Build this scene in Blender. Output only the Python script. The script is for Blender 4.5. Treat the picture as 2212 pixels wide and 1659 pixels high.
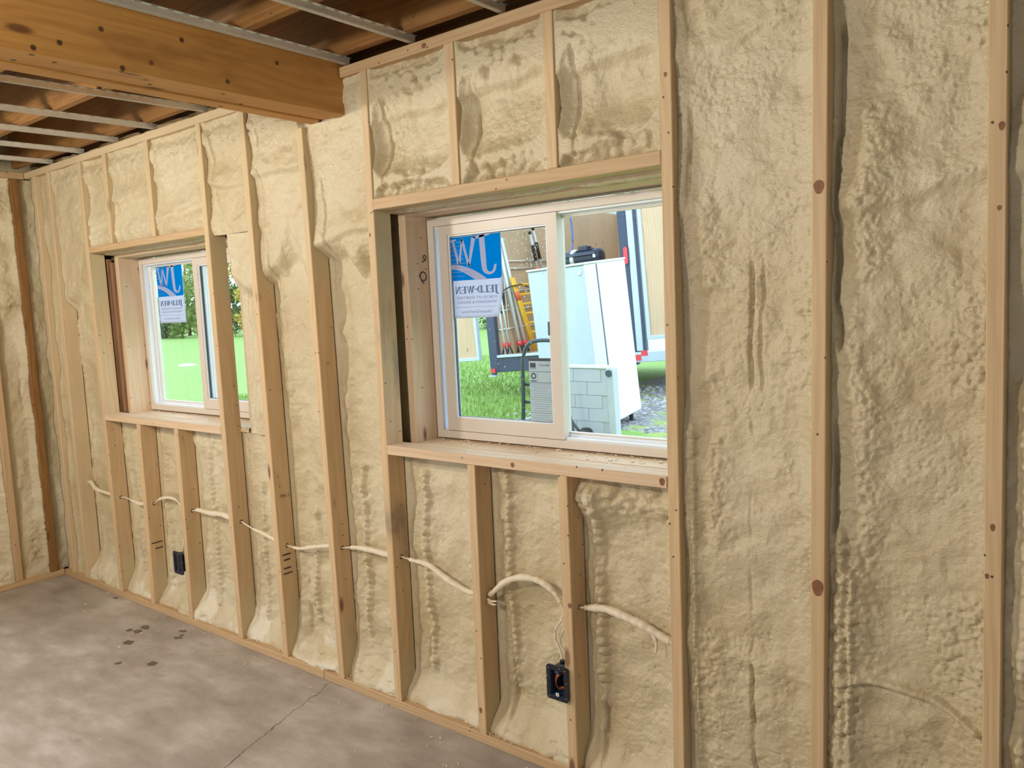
import bpy, bmesh, math, random
import numpy as np
from mathutils import Matrix, Vector
for o in list(bpy.data.objects): bpy.data.objects.remove(o)
SC = bpy.context.scene
COL = SC.collection
random.seed(7)
PI = math.pi

# ------------------------------------------------------------------ camera, sky, lights, exposure
cam = bpy.data.cameras.new('camera'); camo = bpy.data.objects.new('camera', cam); COL.objects.link(camo)
Rr = [[0.7840579897, 0.6191128756, -0.0441850200], [-0.0286617793, 0.1072252319, 0.9938215393], [-0.6200254601, 0.7779472970, -0.1018156764]]
camo.matrix_world = Matrix(((Rr[0][0], Rr[1][0], -Rr[2][0], 0.28670), (Rr[0][1], Rr[1][1], -Rr[2][1], -2.12343), (Rr[0][2], Rr[1][2], -Rr[2][2], 1.64649), (0, 0, 0, 1)))
cam.sensor_fit = 'HORIZONTAL'; cam.sensor_width = 36.0; cam.lens = 36.0 * 1722.14 / 2212.0
cam.clip_start = 0.02; cam.clip_end = 400
SC.camera = camo
SC.view_settings.view_transform = 'Standard'; SC.view_settings.look = 'None'
SC.view_settings.gamma = 1.0; SC.view_settings.use_curve_mapping = False
SC.view_settings.exposure = 0.18
wd = bpy.data.worlds.new('overcast_sky'); SC.world = wd; wd.use_nodes = True
bgn = wd.node_tree.nodes['Background']; bgn.inputs[0].default_value = (0.72, 0.87, 1.0, 1); bgn.inputs[1].default_value = 3.1

def area_light(name, loc, rot, sx, sy, power, color):
    l = bpy.data.lights.new(name, 'AREA'); l.shape = 'RECTANGLE'; l.size = sx; l.size_y = sy; l.energy = power; l.color = color
    o = bpy.data.objects.new(name, l); COL.objects.link(o); o.location = loc; o.rotation_euler = rot
    return o
# daylight through the wide door opening in the side wall, out of frame to the left, and a lesser one behind the camera
area_light('daylight_left_offscreen', (-5.30, -2.65, 1.15), (PI / 2, 0, -PI / 2), 1.4, 2.1, 15, (0.92, 0.96, 1.0))
area_light('daylight_rear_offscreen', (0.9, -6.6, 1.6), (PI / 2, 0, 0), 2.6, 1.3, 10, (0.92, 0.96, 1.0))

# ------------------------------------------------------------------ node helpers / materials
class MT:
    def __init__(s, name):
        s.m = bpy.data.materials.new(name); s.m.use_nodes = True; s.nt = s.m.node_tree
        s.b = s.nt.nodes['Principled BSDF']; s.out = s.nt.nodes['Material Output']
    def n(s, t, ins=None, **pr):
        nd = s.nt.nodes.new('ShaderNode' + t)
        for k, v in pr.items(): setattr(nd, k, v)
        for k, v in (ins or {}).items(): s.put(nd.inputs[k], v)
        return nd
    def put(s, sock, v):
        if isinstance(v, bpy.types.NodeSocket): s.nt.links.new(v, sock)
        elif isinstance(v, (tuple, list)) and len(v) == 3 and sock.type == 'RGBA': sock.default_value = (*v, 1)
        else: sock.default_value = v
    def math(s, op, a, b=0.0, clamp=False):
        nd = s.n('Math', operation=op, use_clamp=clamp); s.put(nd.inputs[0], a)
        if op not in ('ABSOLUTE', 'SINE', 'SQRT', 'FRACT'): s.put(nd.inputs[1], b)
        return nd.outputs[0]
    def mix(s, f, a, b, blend='MIX'):
        nd = s.n('Mix', data_type='RGBA', blend_type=blend)
        s.put(nd.inputs[0], f); s.put(nd.inputs[6], a); s.put(nd.inputs[7], b)
        return nd.outputs[2]
    def ramp(s, f, stops):
        nd = s.n('ValToRGB'); cr = nd.color_ramp
        while len(cr.elements) < len(stops): cr.elements.new(0.5)
        for e, (p, c) in zip(cr.elements, stops):
            e.position = p; e.color = (*c, 1) if len(c) == 3 else c
        s.put(nd.inputs[0], f); return nd.outputs[0]
    def smooth(s, v, a, b):
        nd = s.n('MapRange', interpolation_type='SMOOTHSTEP'); s.put(nd.inputs[0], v)
        nd.inputs[1].default_value = a; nd.inputs[2].default_value = b
        return nd.outputs[0]
    def noise(s, vec, scale, detail=3, rough=0.55):
        nd = s.n('TexNoise'); s.put(nd.inputs['Vector'], vec); nd.inputs['Scale'].default_value = scale
        nd.inputs['Detail'].default_value = detail; nd.inputs['Roughness'].default_value = rough
        return nd.outputs[0]
    def mapv(s, vec, scale=(1, 1, 1), loc=None):
        nd = s.n('Mapping'); s.put(nd.inputs[0], vec); nd.inputs['Scale'].default_value = scale
        if loc is not None: s.put(nd.inputs['Location'], loc)
        return nd.outputs[0]
    def bump(s, h, strength, dist):
        nd = s.n('Bump'); s.put(nd.inputs['Height'], h); nd.inputs['Strength'].default_value = strength
        nd.inputs['Distance'].default_value = dist; s.nt.links.new(nd.outputs[0], s.b.inputs['Normal'])
    def set(s, **k):
        for a, v in k.items(): s.put(s.b.inputs[a.replace('_', ' ')], v)
        return s

def simple(name, col, rough=0.5, metal=0.0, noise=0.12, nscale=30, bump=0.0, spec=0.5):
    t = MT(name); tc = t.n('TexCoord').outputs['Object']
    f = t.noise(tc, nscale, 3)
    dk = tuple(c * (1 - noise) for c in col); lt = tuple(min(1, c * (1 + noise)) for c in col)
    t.set(Base_Color=t.mix(f, dk, lt), Roughness=rough, Metallic=metal)
    t.b.inputs['Specular IOR Level'].default_value = spec
    if bump: t.bump(f, bump, 0.004)
    return t.m

FOAM_A = (0.60, 0.487, 0.292)      # aged cream
FOAM_B = (0.77, 0.70, 0.55)       # fresh, paler

def wood(name, light, dark, knot=(0.16, 0.055, 0.02), film=False, rough=0.62, stain=None, nails=True, ksel_t=0.62, nsel=0.90, nscale=20.0):
    t = MT(name); tc = t.n('TexCoord').outputs['Object']
    rnd = t.n('ObjectInfo').outputs['Random']
    off = t.n('CombineXYZ', {0: t.math('MULTIPLY', rnd, 37.0), 1: t.math('MULTIPLY', rnd, 91.0), 2: t.math('MULTIPLY', rnd, 53.0)}).outputs[0]
    v = t.n('VectorMath', operation='ADD'); t.put(v.inputs[0], tc); t.put(v.inputs[1], off); v = v.outputs[0]
    warp = t.noise(t.mapv(v, (5, 5, 0.9)), 1.0, 3)
    streak = t.noise(t.mapv(v, (160, 160, 2.2)), 1.0, 3, 0.6)
    # growth rings: bands over a slowly drifting cross-section
    sx = t.n('SeparateXYZ', {0: v})
    ring = t.math('ADD', t.math('MULTIPLY', sx.outputs[0], 230.0), t.math('MULTIPLY', sx.outputs[1], 120.0))
    ring = t.math('ADD', ring, t.math('MULTIPLY', warp, 42.0))
    ring = t.math('MULTIPLY', t.math('ADD', t.math('SINE', ring), 1.0), 0.5)
    f = t.math('ADD', t.math('MULTIPLY', ring, 0.22), t.math('MULTIPLY', streak, 0.78))
    col = t.ramp(f, [(0.22, dark), (0.72, light)])
    broad = t.noise(t.mapv(v, (3, 3, 1.1)), 1.0, 2)
    col = t.mix(t.math('MULTIPLY', t.smooth(broad, 0.42, 0.75), 0.35), col, tuple(c * 0.72 for c in light))
    vo = t.n('TexVoronoi', {'Vector': t.mapv(v, (9, 9, 3.0)), 'Scale': 1.0, 'Randomness': 1.0})
    kmask = t.math('SUBTRACT', 1.0, t.smooth(vo.outputs['Distance'], 0.06, 0.15))
    ksel = t.math('GREATER_THAN', t.n('SeparateColor', {0: vo.outputs['Color']}).outputs[0], ksel_t)
    kmask = t.math('MULTIPLY', kmask, ksel)
    col = t.mix(t.math('MULTIPLY', kmask, 0.85), col, knot)
    if nails:
        q = t.n('SeparateXYZ', {0: v}); uv = t.n('CombineXYZ', {0: t.math('ADD', q.outputs[0], q.outputs[1]), 1: q.outputs[2]}).outputs[0]
        vo2 = t.n('TexVoronoi', {'Vector': uv, 'Scale': nscale}, voronoi_dimensions='2D')
        nm = t.math('SUBTRACT', 1.0, t.smooth(vo2.outputs['Distance'], 0.045, 0.085))
        ns = t.math('GREATER_THAN', t.n('SeparateColor', {0: vo2.outputs['Color']}).outputs[1], nsel)
        col = t.mix(t.math('MULTIPLY', t.math('MULTIPLY', nm, ns), 0.92), col, (0.04, 0.018, 0.010))
    if stain:
        sn = t.smooth(t.noise(t.mapv(v, (4, 4, 1.4)), 2.0, 4), 0.52, 0.72)
        col = t.mix(t.math('MULTIPLY', sn, 0.7), col, stain)
    if film:   # thin foam overspray on the stud sides, in the zones where the wall was sprayed thick
        g = t.n('NewGeometry'); p = t.n('SeparateXYZ', {0: g.outputs['Position']}); nn = t.n('SeparateXYZ', {0: g.outputs['True Normal']})
        side = t.math('GREATER_THAN', t.math('ABSOLUTE', nn.outputs[0]), 0.5)
        wob = t.math('MULTIPLY', t.math('SUBTRACT', t.noise(t.mapv(g.outputs['Position'], (9, 9, 5)), 1.0, 4), 0.5), 0.34)
        zz = t.math('ADD', p.outputs[2], wob)
        lo = t.math('SUBTRACT', 1.0, t.smooth(zz, 0.20, 0.32)); hi = t.smooth(zz, 1.70, 1.86)
        east = t.smooth(p.outputs[0], -0.86, -0.84)
        zone = t.math('MAXIMUM', t.math('MAXIMUM', lo, hi), east)
        yy = t.math('ADD', p.outputs[1], t.math('MULTIPLY', wob, 0.14))
        fm = t.math('MULTIPLY', t.math('MULTIPLY', side, zone), t.smooth(yy, 0.010, 0.022))
        col = t.mix(fm, col, t.mix(t.noise(g.outputs['Position'], 40, 3), tuple(c * 0.9 for c in FOAM_A), tuple(c * 1.05 for c in FOAM_A)))
        # light speckle dust on the front faces too
        dust = t.math('ADD', t.smooth(t.noise(g.outputs['Position'], 7.0, 5), 0.55, 0.8), t.math('MULTIPLY', t.math('MULTIPLY', t.smooth(p.outputs[2], 1.6, 2.1), t.math('SUBTRACT', 1.0, t.smooth(p.outputs[0], -2.3, -1.9))), 1.4), True)
        col = t.mix(t.math('MULTIPLY', dust, 0.5), col, FOAM_A)
    t.set(Base_Color=col, Roughness=rough)
    t.bump(t.math('SUBTRACT', f, t.math('MULTIPLY', kmask, 0.6)), 0.25, 0.0015)
    return t.m

def foam_material():
    t = MT('spray_foam'); g = t.n('NewGeometry'); P = g.outputs['Position']
    at = t.n('Attribute', attribute_name='tone').outputs['Fac']
    nz = t.noise(P, 3.0, 4)
    col = t.mix(t.smooth(nz, 0.3, 0.7), tuple(c * 0.94 for c in FOAM_A), (0.63, 0.535, 0.345))
    col = t.mix(at, col, FOAM_B)
    fine = t.noise(P, 55, 4, 0.6); fine2 = t.noise(t.mapv(P, (140, 140, 210)), 1.0, 3, 0.6)
    t.set(Base_Color=col, Roughness=0.30)
    t.b.inputs['Specular IOR Level'].default_value = 0.5
    t.bump(t.math('ADD', t.math('MULTIPLY', fine, 0.7), t.math('MULTIPLY', fine2, 0.3)), 0.7, 0.010)
    return t.m

def concrete_material():
    t = MT('concrete'); P = t.n('NewGeometry').outputs['Position']
    n1 = t.noise(P, 1.1, 6, 0.6); n2 = t.noise(t.mapv(P, (1.0, 2.2, 1)), 4.0, 6, 0.65); n3 = t.noise(P, 120, 3)
    col = t.ramp(t.math('ADD', t.math('MULTIPLY', n1, 0.55), t.math('MULTIPLY', n2, 0.45)), [(0.33, (0.22, 0.19, 0.17)), (0.50, (0.41, 0.375, 0.35)), (0.66, (0.66, 0.64, 0.635))])
    col = t.mix(t.math('MULTIPLY', n3, 0.25), col, (0.42, 0.37, 0.33))
    blot = t.smooth(t.noise(t.mapv(P, (3.5, 7, 1)), 1.0, 5, 0.7), 0.60, 0.75)
    col = t.mix(t.math('MULTIPLY', blot, 0.4), col, (0.17, 0.125, 0.105))
    px = t.n('SeparateXYZ', {0: P}); wob = t.math('MULTIPLY', t.math('SUBTRACT', t.noise(P, 40, 3), 0.5), 0.05)
    spot = None
    for (x, y, r) in [(-3.872, -0.153, .032), (-3.851, -0.204, .03), (-3.91, -.22, .022), (-3.645, -.066, .024), (-3.60, -.10, .018), (-3.581, -.128, .024), (-3.75, -.303, .034), (-4.471, -.027, .02), (-3.40, -.36, .03), (-3.55, -.45, .022)]:
        dx = t.math('SUBTRACT', px.outputs[0], x); dy = t.math('MULTIPLY', t.math('SUBTRACT', px.outputs[1], y), 1.5)
        d = t.math('ADD', t.math('SQRT', t.math('ADD', t.math('MULTIPLY', dx, dx), t.math('MULTIPLY', dy, dy))), wob)
        m = t.math('LESS_THAN', d, r); spot = m if spot is None else t.math('MAXIMUM', spot, m)
    col = t.mix(t.math('MULTIPLY', spot, 0.8), col, (0.055, 0.045, 0.04))
    # hairline crack running from the plate joint into the slab
    cx = t.math('ADD', -2.505, t.math('MULTIPLY', t.math('ADD', px.outputs[1], 0.02), -0.30))
    cx = t.math('ADD', cx, t.math('MULTIPLY', t.math('SUBTRACT', t.noise(P, 11, 4), 0.5), 0.07))
    cd = t.math('ABSOLUTE', t.math('SUBTRACT', px.outputs[0], cx))
    ck = t.math('MULTIPLY', t.math('LESS_THAN', cd, 0.0028), t.math('GREATER_THAN', px.outputs[1], -1.6))
    col = t.mix(t.math('MULTIPLY', ck, 0.75), col, (0.05, 0.04, 0.035))
    t.set(Base_Color=col, Roughness=t.math('ADD', 0.22, t.math('MULTIPLY', n2, 0.30)))
    t.bump(t.math('SUBTRACT', n3, ck), 0.12, 0.003)
    return t.m

M = {}
M['foam'] = foam_material()
M['stud'] = wood('pine_stud', (0.70, 0.505, 0.295), (0.57, 0.385, 0.20), film=True)
M['pine'] = wood('pine_board', (0.74, 0.555, 0.375), (0.62, 0.43, 0.265))
M['plate'] = wood('pine_plate', (0.62, 0.435, 0.25), (0.50, 0.315, 0.155))
M['weathered'] = wood('weathered_stud', (0.70, 0.505, 0.295), (0.57, 0.385, 0.20), film=True, stain=(0.22, 0.17, 0.13))
M['rough'] = wood('rough_sawn_board', (0.36, 0.20, 0.11), (0.20, 0.10, 0.05))
M['beam'] = wood('engineered_beam', (0.60, 0.31, 0.085), (0.45, 0.20, 0.045), stain=(0.30, 0.13, 0.035), ksel_t=.35, nsel=.55, knot=(.12, .04, .012), nscale=8.0)
M['joist'] = wood('old_joist', (0.34, 0.165, 0.045), (0.23, 0.10, 0.024), stain=(0.14, 0.055, 0.018))
M['foamed'] = wood('overspray_stud', (0.68, 0.535, 0.335), (0.63, 0.475, 0.285), knot=(0.5, 0.36, 0.2), nails=False)

def subfloor_material():
    t = MT('stained_subfloor'); P = t.n('NewGeometry').outputs['Position']
    n1 = t.noise(t.mapv(P, (1, 2.2, 1)), 1.6, 5, 0.6); n2 = t.noise(P, 25, 4)
    col = t.ramp(n1, [(0.36, (0.060, 0.018, 0.006)), (0.50, (0.15, 0.062, 0.018)), (0.66, (0.38, 0.235, 0.085))])
    col = t.mix(t.math('MULTIPLY', n2, 0.3), col, (0.30, 0.16, 0.06))
    t.set(Base_Color=col, Roughness=0.7); t.bump(n2, 0.3, 0.004)
    return t.m
M['subfloor'] = subfloor_material()
M['concrete'] = concrete_material()
M['steel'] = simple('galvanised_steel', (0.78, 0.79, 0.78), 0.30, 0.75, 0.10, 60)
def channel_mat():
    t = MT('punched_channel_steel'); P = t.n('TexCoord').outputs['Object']; q = t.n('SeparateXYZ', {0: P}); n = t.noise(P, 40, 3)
    slot = t.math('MULTIPLY', t.math('LESS_THAN', t.math('FRACT', t.math('MULTIPLY', q.outputs[1], 19.0)), .38), t.math('LESS_THAN', t.math('ABSOLUTE', t.math('SUBTRACT', t.math('ABSOLUTE', q.outputs[0]), .0175)), .0035))
    t.set(Base_Color=t.mix(slot, t.mix(n, (.60, .61, .60), (.85, .86, .85)), (.03, .03, .03)), Roughness=.28, Metallic=t.math('MULTIPLY', t.math('SUBTRACT', 1.0, slot), .7)); return t.m
M['channel'] = channel_mat()
M['vinyl'] = simple('vinyl_frame', (0.70, 0.635, 0.565), 0.38, 0, 0.03, 20)
M['vinylw'] = simple('vinyl_track', (0.80, 0.84, 0.90), 0.35, 0, 0.02, 20)
M['gasket'] = simple('window_gasket', (0.06, 0.09, 0.13), 0.5)
M['box'] = simple('navy_plastic', (0.006, 0.010, 0.022), 0.28, 0, 0.1, 40, spec=0.6)
M['boxrim'] = simple('navy_plastic_rim', (0.02, 0.045, 0.085), 0.35, 0, 0.1, 40)
M['copper'] = simple('copper_wire', (0.42, 0.13, 0.05), 0.35, 0.7)
M['cablew'] = simple('white_cable_sheath', (0.74, 0.66, 0.53), 0.5, 0, 0.08, 60)
M['ink'] = simple('black_ink', (0.05, 0.035, 0.03), 0.7)
M['cardgrey'] = simple('drywall_panel', (0.55, 0.50, 0.42), 0.8)
M['bulb'] = None

def foamcoat():
    t = MT('foam_coated_cable'); P = t.n('NewGeometry').outputs['Position']
    n = t.noise(P, 60, 4); t.set(Base_Color=t.mix(n, (0.70, 0.58, 0.40), (0.86, 0.79, 0.64)), Roughness=0.55); t.bump(n, 0.4, 0.004)
    return t.m
M['coat'] = foamcoat()

def glass_material():
    t = MT('window_glass')
    tr = t.n('BsdfTransparent', {'Color': (0.955, 0.985, 0.985)}); gl = t.n('BsdfGlossy', {'Color': (1, 1, 1), 'Roughness': 0.02})
    fc = t.n('LayerWeight', {'Blend': 0.5}).outputs['Facing']      # Schlick reflectance of a thin pane, the same from both sides
    mx = t.n('MixShader', {0: t.math('ADD', 0.03, t.math('MULTIPLY', t.math('POWER', fc, 5.0), 0.5))})
    t.nt.links.new(tr.outputs[0], mx.inputs[1]); t.nt.links.new(gl.outputs[0], mx.inputs[2]); t.nt.links.new(mx.outputs[0], t.out.inputs[0])
    return t.m
M['glass'] = glass_material()

# ------------------------------------------------------------------ geometry helpers
def link(o, parent=None):
    COL.objects.link(o)
    if parent is not None: o.parent = parent
    return o
def empty(name, loc=(0, 0, 0), rot=(0, 0, 0)):
    o = bpy.data.objects.new(name, None); o.empty_display_size = 0.1; COL.objects.link(o); o.location = loc; o.rotation_euler = rot
    return o
def tag(o, label, cat=None, group=None, kind=None):
    o['label'] = label
    if cat: o['category'] = cat
    if group: o['group'] = group
    if kind: o['kind'] = kind
    return o
def mesh_obj(name, verts, faces, mat, parent=None, smooth=False):
    me = bpy.data.meshes.new(name); me.from_pydata([tuple(v) for v in verts], [], faces); me.update()
    if smooth: me.polygons.foreach_set('use_smooth', [True] * len(me.polygons))
    me.materials.append(mat); return link(bpy.data.objects.new(name, me), parent)
def bm_obj(name, bm, mat, parent=None, smooth=False):
    bmesh.ops.recalc_face_normals(bm, faces=bm.faces)
    me = bpy.data.meshes.new(name); bm.to_mesh(me); bm.free()
    if smooth: me.polygons.foreach_set('use_smooth', [True] * len(me.polygons))
    me.materials.append(mat); return link(bpy.data.objects.new(name, me), parent)
def bm_box(bm, lo, hi, bev=0.0, mtx=None):
    c = [(a + b) / 2 for a, b in zip(lo, hi)]; s = [abs(b - a) for a, b in zip(lo, hi)]
    r = bmesh.ops.create_cube(bm, size=1.0, matrix=Matrix.Translation(c) @ Matrix.Diagonal((*s, 1)))
    vs = r['verts']
    if bev > 0:
        es = list({e for v in vs for e in v.link_edges})
        rb = bmesh.ops.bevel(bm, geom=es, offset=bev, segments=1, affect='EDGES')
        vs = list({v for f in rb['faces'] for v in f.verts} | {v for v in vs if v.is_valid})
    if mtx is not None: bmesh.ops.transform(bm, matrix=mtx, verts=[v for v in vs if v.is_valid])
    return vs
def box(name, lo, hi, mat, parent=None, bev=0.0):
    """box with its origin at its centre"""
    c = Vector([(a + b) / 2 for a, b in zip(lo, hi)]); bm = bmesh.new()
    bm_box(bm, tuple(Vector(lo) - c), tuple(Vector(hi) - c), bev)
    o = bm_obj(name, bm, mat, parent); o.location = c
    return o
def board(name, lo, hi, axis, mat, parent=None, bev=0.0025, lean=0.0):
    """lumber: mesh length along local Z so the grain follows it; axis = world axis of the length"""
    c = Vector([(a + b) / 2 for a, b in zip(lo, hi)]); s = [b - a for a, b in zip(lo, hi)]
    bm = bmesh.new()
    if axis == 2: d = (s[0], s[1], s[2]); rot = (0, lean, 0)
    elif axis == 0: d = (s[2], s[1], s[0]); rot = (0, PI / 2, 0)
    else: d = (s[0], s[2], s[1]); rot = (-PI / 2, 0, 0)
    bm_box(bm, (-d[0] / 2, -d[1] / 2, -d[2] / 2), (d[0] / 2, d[1] / 2, d[2] / 2), bev)
    o = bm_obj(name, bm, mat, parent); o.location = c; o.rotation_euler = rot
    return o
def sweep(bm, pts, radii, seg=8, cap=True, flat=1.0):
    pts = [Vector(p) for p in pts]; rings = []
    up0 = Vector((0, 0, 1))
    for i, p in enumerate(pts):
        t = (pts[min(i + 1, len(pts) - 1)] - pts[max(i - 1, 0)]).normalized()
        up = up0 if abs(t.z) < 0.95 else Vector((0, 1, 0))
        a = t.cross(up).normalized(); b = a.cross(t).normalized()
        r = radii[i] if hasattr(radii, '__len__') else radii
        rings.append([bm.verts.new(p + a * (math.cos(2 * PI * k / seg) * r) + b * (math.sin(2 * PI * k / seg) * r * flat)) for k in range(seg)])
    for r0, r1 in zip(rings, rings[1:]):
        for k in range(seg): bm.faces.new((r0[k], r0[(k + 1) % seg], r1[(k + 1) % seg], r1[k]))
    if cap: bm.faces.new(rings[0]); bm.faces.new(rings[-1])
def tube(name, pts, radii, mat, parent=None, seg=8, flat=1.0):
    bm = bmesh.new(); sweep(bm, pts, radii, seg, True, flat); return bm_obj(name, bm, mat, parent, True)
def smoothpath(ctrl, n=8):
    out = []; P = [Vector(c) for c in ctrl]; P = [2 * P[0] - P[1]] + P + [2 * P[-1] - P[-2]]
    for i in range(1, len(P) - 2):
        for k in range(n):
            t = k / n; a, b, c, d = P[i - 1:i + 3]
            out.append(0.5 * ((2 * b) + (c - a) * t + (2 * a - 5 * b + 4 * c - d) * t * t + (3 * b - a - 3 * c + d) * t ** 3))
    out.append(P[-2]); return out
def cyl(bm, p0, p1, r, seg=16): sweep(bm, [p0, p1], r, seg)
def poly_prism(bm, pts, y0, y1):
    """polygon in (x, z), thickness y0..y1"""
    a = [bm.verts.new((x, y0, z)) for x, z in pts]; b = [bm.verts.new((x, y1, z)) for x, z in pts]
    bm.faces.new(a); bm.faces.new(b[::-1]); n = len(pts)
    for i in range(n): bm.faces.new((a[i], b[i], b[(i + 1) % n], a[(i + 1) % n]))
def rrect(cx, cz, w, h, r, n=5):
    out = []
    for k, (sx, sz) in enumerate([(1, 1), (-1, 1), (-1, -1), (1, -1)]):
        for i in range(n + 1):
            a = PI / 2 * (k + i / n); out.append((cx + sx * (w / 2 - r) + r * math.cos(a), cz + sz * (h / 2 - r) + r * math.sin(a)))
    return out
def ring_plate(bm, outer, inner, y0, y1):
    n = len(outer); A = [bm.verts.new((x, y0, z)) for x, z in outer]; B = [bm.verts.new((x, y0, z)) for x, z in inner]
    C = [bm.verts.new((x, y1, z)) for x, z in outer]; D = [bm.verts.new((x, y1, z)) for x, z in inner]
    for i in range(n):
        j = (i + 1) % n
        bm.faces.new((A[i], A[j], B[j], B[i])); bm.faces.new((C[i], D[i], D[j], C[j]))
        bm.faces.new((A[i], C[i], C[j], A[j])); bm.faces.new((B[i], B[j], D[j], D[i]))
def text_mesh(name, body, size, mat, parent, loc, mirror=False, width=None, rotz=0.0):
    """flat lettering lying in the x-z plane, facing -y"""
    cu = bpy.data.curves.new('lettering', 'FONT'); cu.body = body; cu.size = size; cu.align_x = 'CENTER'; cu.align_y = 'CENTER'
    tmp = bpy.data.objects.new('lettering', cu); COL.objects.link(tmp); dg = bpy.context.evaluated_depsgraph_get()
    me = bpy.data.meshes.new_from_object(tmp.evaluated_get(dg)); bpy.data.objects.remove(tmp); bpy.data.curves.remove(cu)
    co = np.zeros(len(me.vertices) * 3); me.vertices.foreach_get('co', co); co = co.reshape(-1, 3)
    if width: co[:, 0] *= width / max(1e-6, np.ptp(co[:, 0]))
    if mirror: co[:, 0] *= -1
    me.vertices.foreach_set('co', np.column_stack([co[:, 0], np.zeros(len(co)), co[:, 1]]).ravel()); me.update()
    me.materials.clear(); me.materials.append(mat); me.name = name
    o = link(bpy.data.objects.new(name, me), parent); o.location = loc; o.rotation_euler = (0, rotz, 0)
    return o

# ------------------------------------------------------------------ numpy noise for the foam
def h2(ix, iy, s):
    n = (ix.astype(np.int64) * 374761393 + iy.astype(np.int64) * 668265263 + s * 2147483647 + s * s * 7919) & 0xFFFFFFFF
    n = ((n ^ (n >> 13)) * 1274126177) & 0xFFFFFFFF
    return ((n ^ (n >> 16)) & 0xFFFFFF) / float(0xFFFFFF)
def vn(x, y, s=0):
    ix = np.floor(x); iy = np.floor(y); fx = x - ix; fy = y - iy
    u = fx ** 3 * (fx * (fx * 6 - 15) + 10); v = fy ** 3 * (fy * (fy * 6 - 15) + 10)
    a = h2(ix, iy, s); b = h2(ix + 1, iy, s); c = h2(ix, iy + 1, s); d = h2(ix + 1, iy + 1, s)
    return (a + (b - a) * u) * (1 - v) + (c + (d - c) * u) * v - 0.5
def fbm(x, y, s=0, o=4):
    t = 0; a = 1.0
    for k in range(o): t = t + a * vn(x, y, s + k * 17); x = x * 2.03 + 3.1; y = y * 2.03 + 1.7; a *= 0.5
    return t
def bubbles(x, y, s=0):
    """rounded cell bumps, 0..1"""
    ix = np.floor(x); iy = np.floor(y); best = np.full(x.shape, 9.0)
    for dx in (-1, 0, 1):
        for dy in (-1, 0, 1):
            cx = ix + dx; cy = iy + dy
            d = (cx + h2(cx, cy, s + 5) - x) ** 2 + (cy + h2(cx, cy, s + 9) - y) ** 2
            best = np.minimum(best, d)
    return np.sqrt(np.clip(1 - best * 1.35, 0, 1))
def sst(a, b, x):
    t = np.clip((x - a) / (b - a), 0, 1); return t * t * (3 - 2 * t)

def grid_mesh(name, X, Y, Z, tone, mat, parent):
    nz, nx = X.shape; me = bpy.data.meshes.new(name); n = nx * nz
    me.vertices.add(n); me.vertices.foreach_set('co', np.stack([X, Y, Z], -1).astype(np.float32).ravel())
    i = np.arange(nz - 1)[:, None] * nx + np.arange(nx - 1)[None, :]
    q = np.stack([i, i + 1, i + nx + 1, i + nx], -1).reshape(-1, 4); nf = len(q)
    me.loops.add(nf * 4); me.loops.foreach_set('vertex_index', q.astype(np.int32).ravel())
    me.polygons.add(nf); me.polygons.foreach_set('loop_start', (np.arange(nf) * 4).astype(np.int32))
    me.polygons.foreach_set('use_smooth', np.ones(nf, bool)); me.update(calc_edges=True)
    a = me.attributes.new('tone', 'FLOAT', 'POINT'); a.data.foreach_set('value', np.clip(tone, 0, 1).astype(np.float32).ravel())
    me.materials.append(mat); return link(bpy.data.objects.new(name, me), parent)

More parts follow.
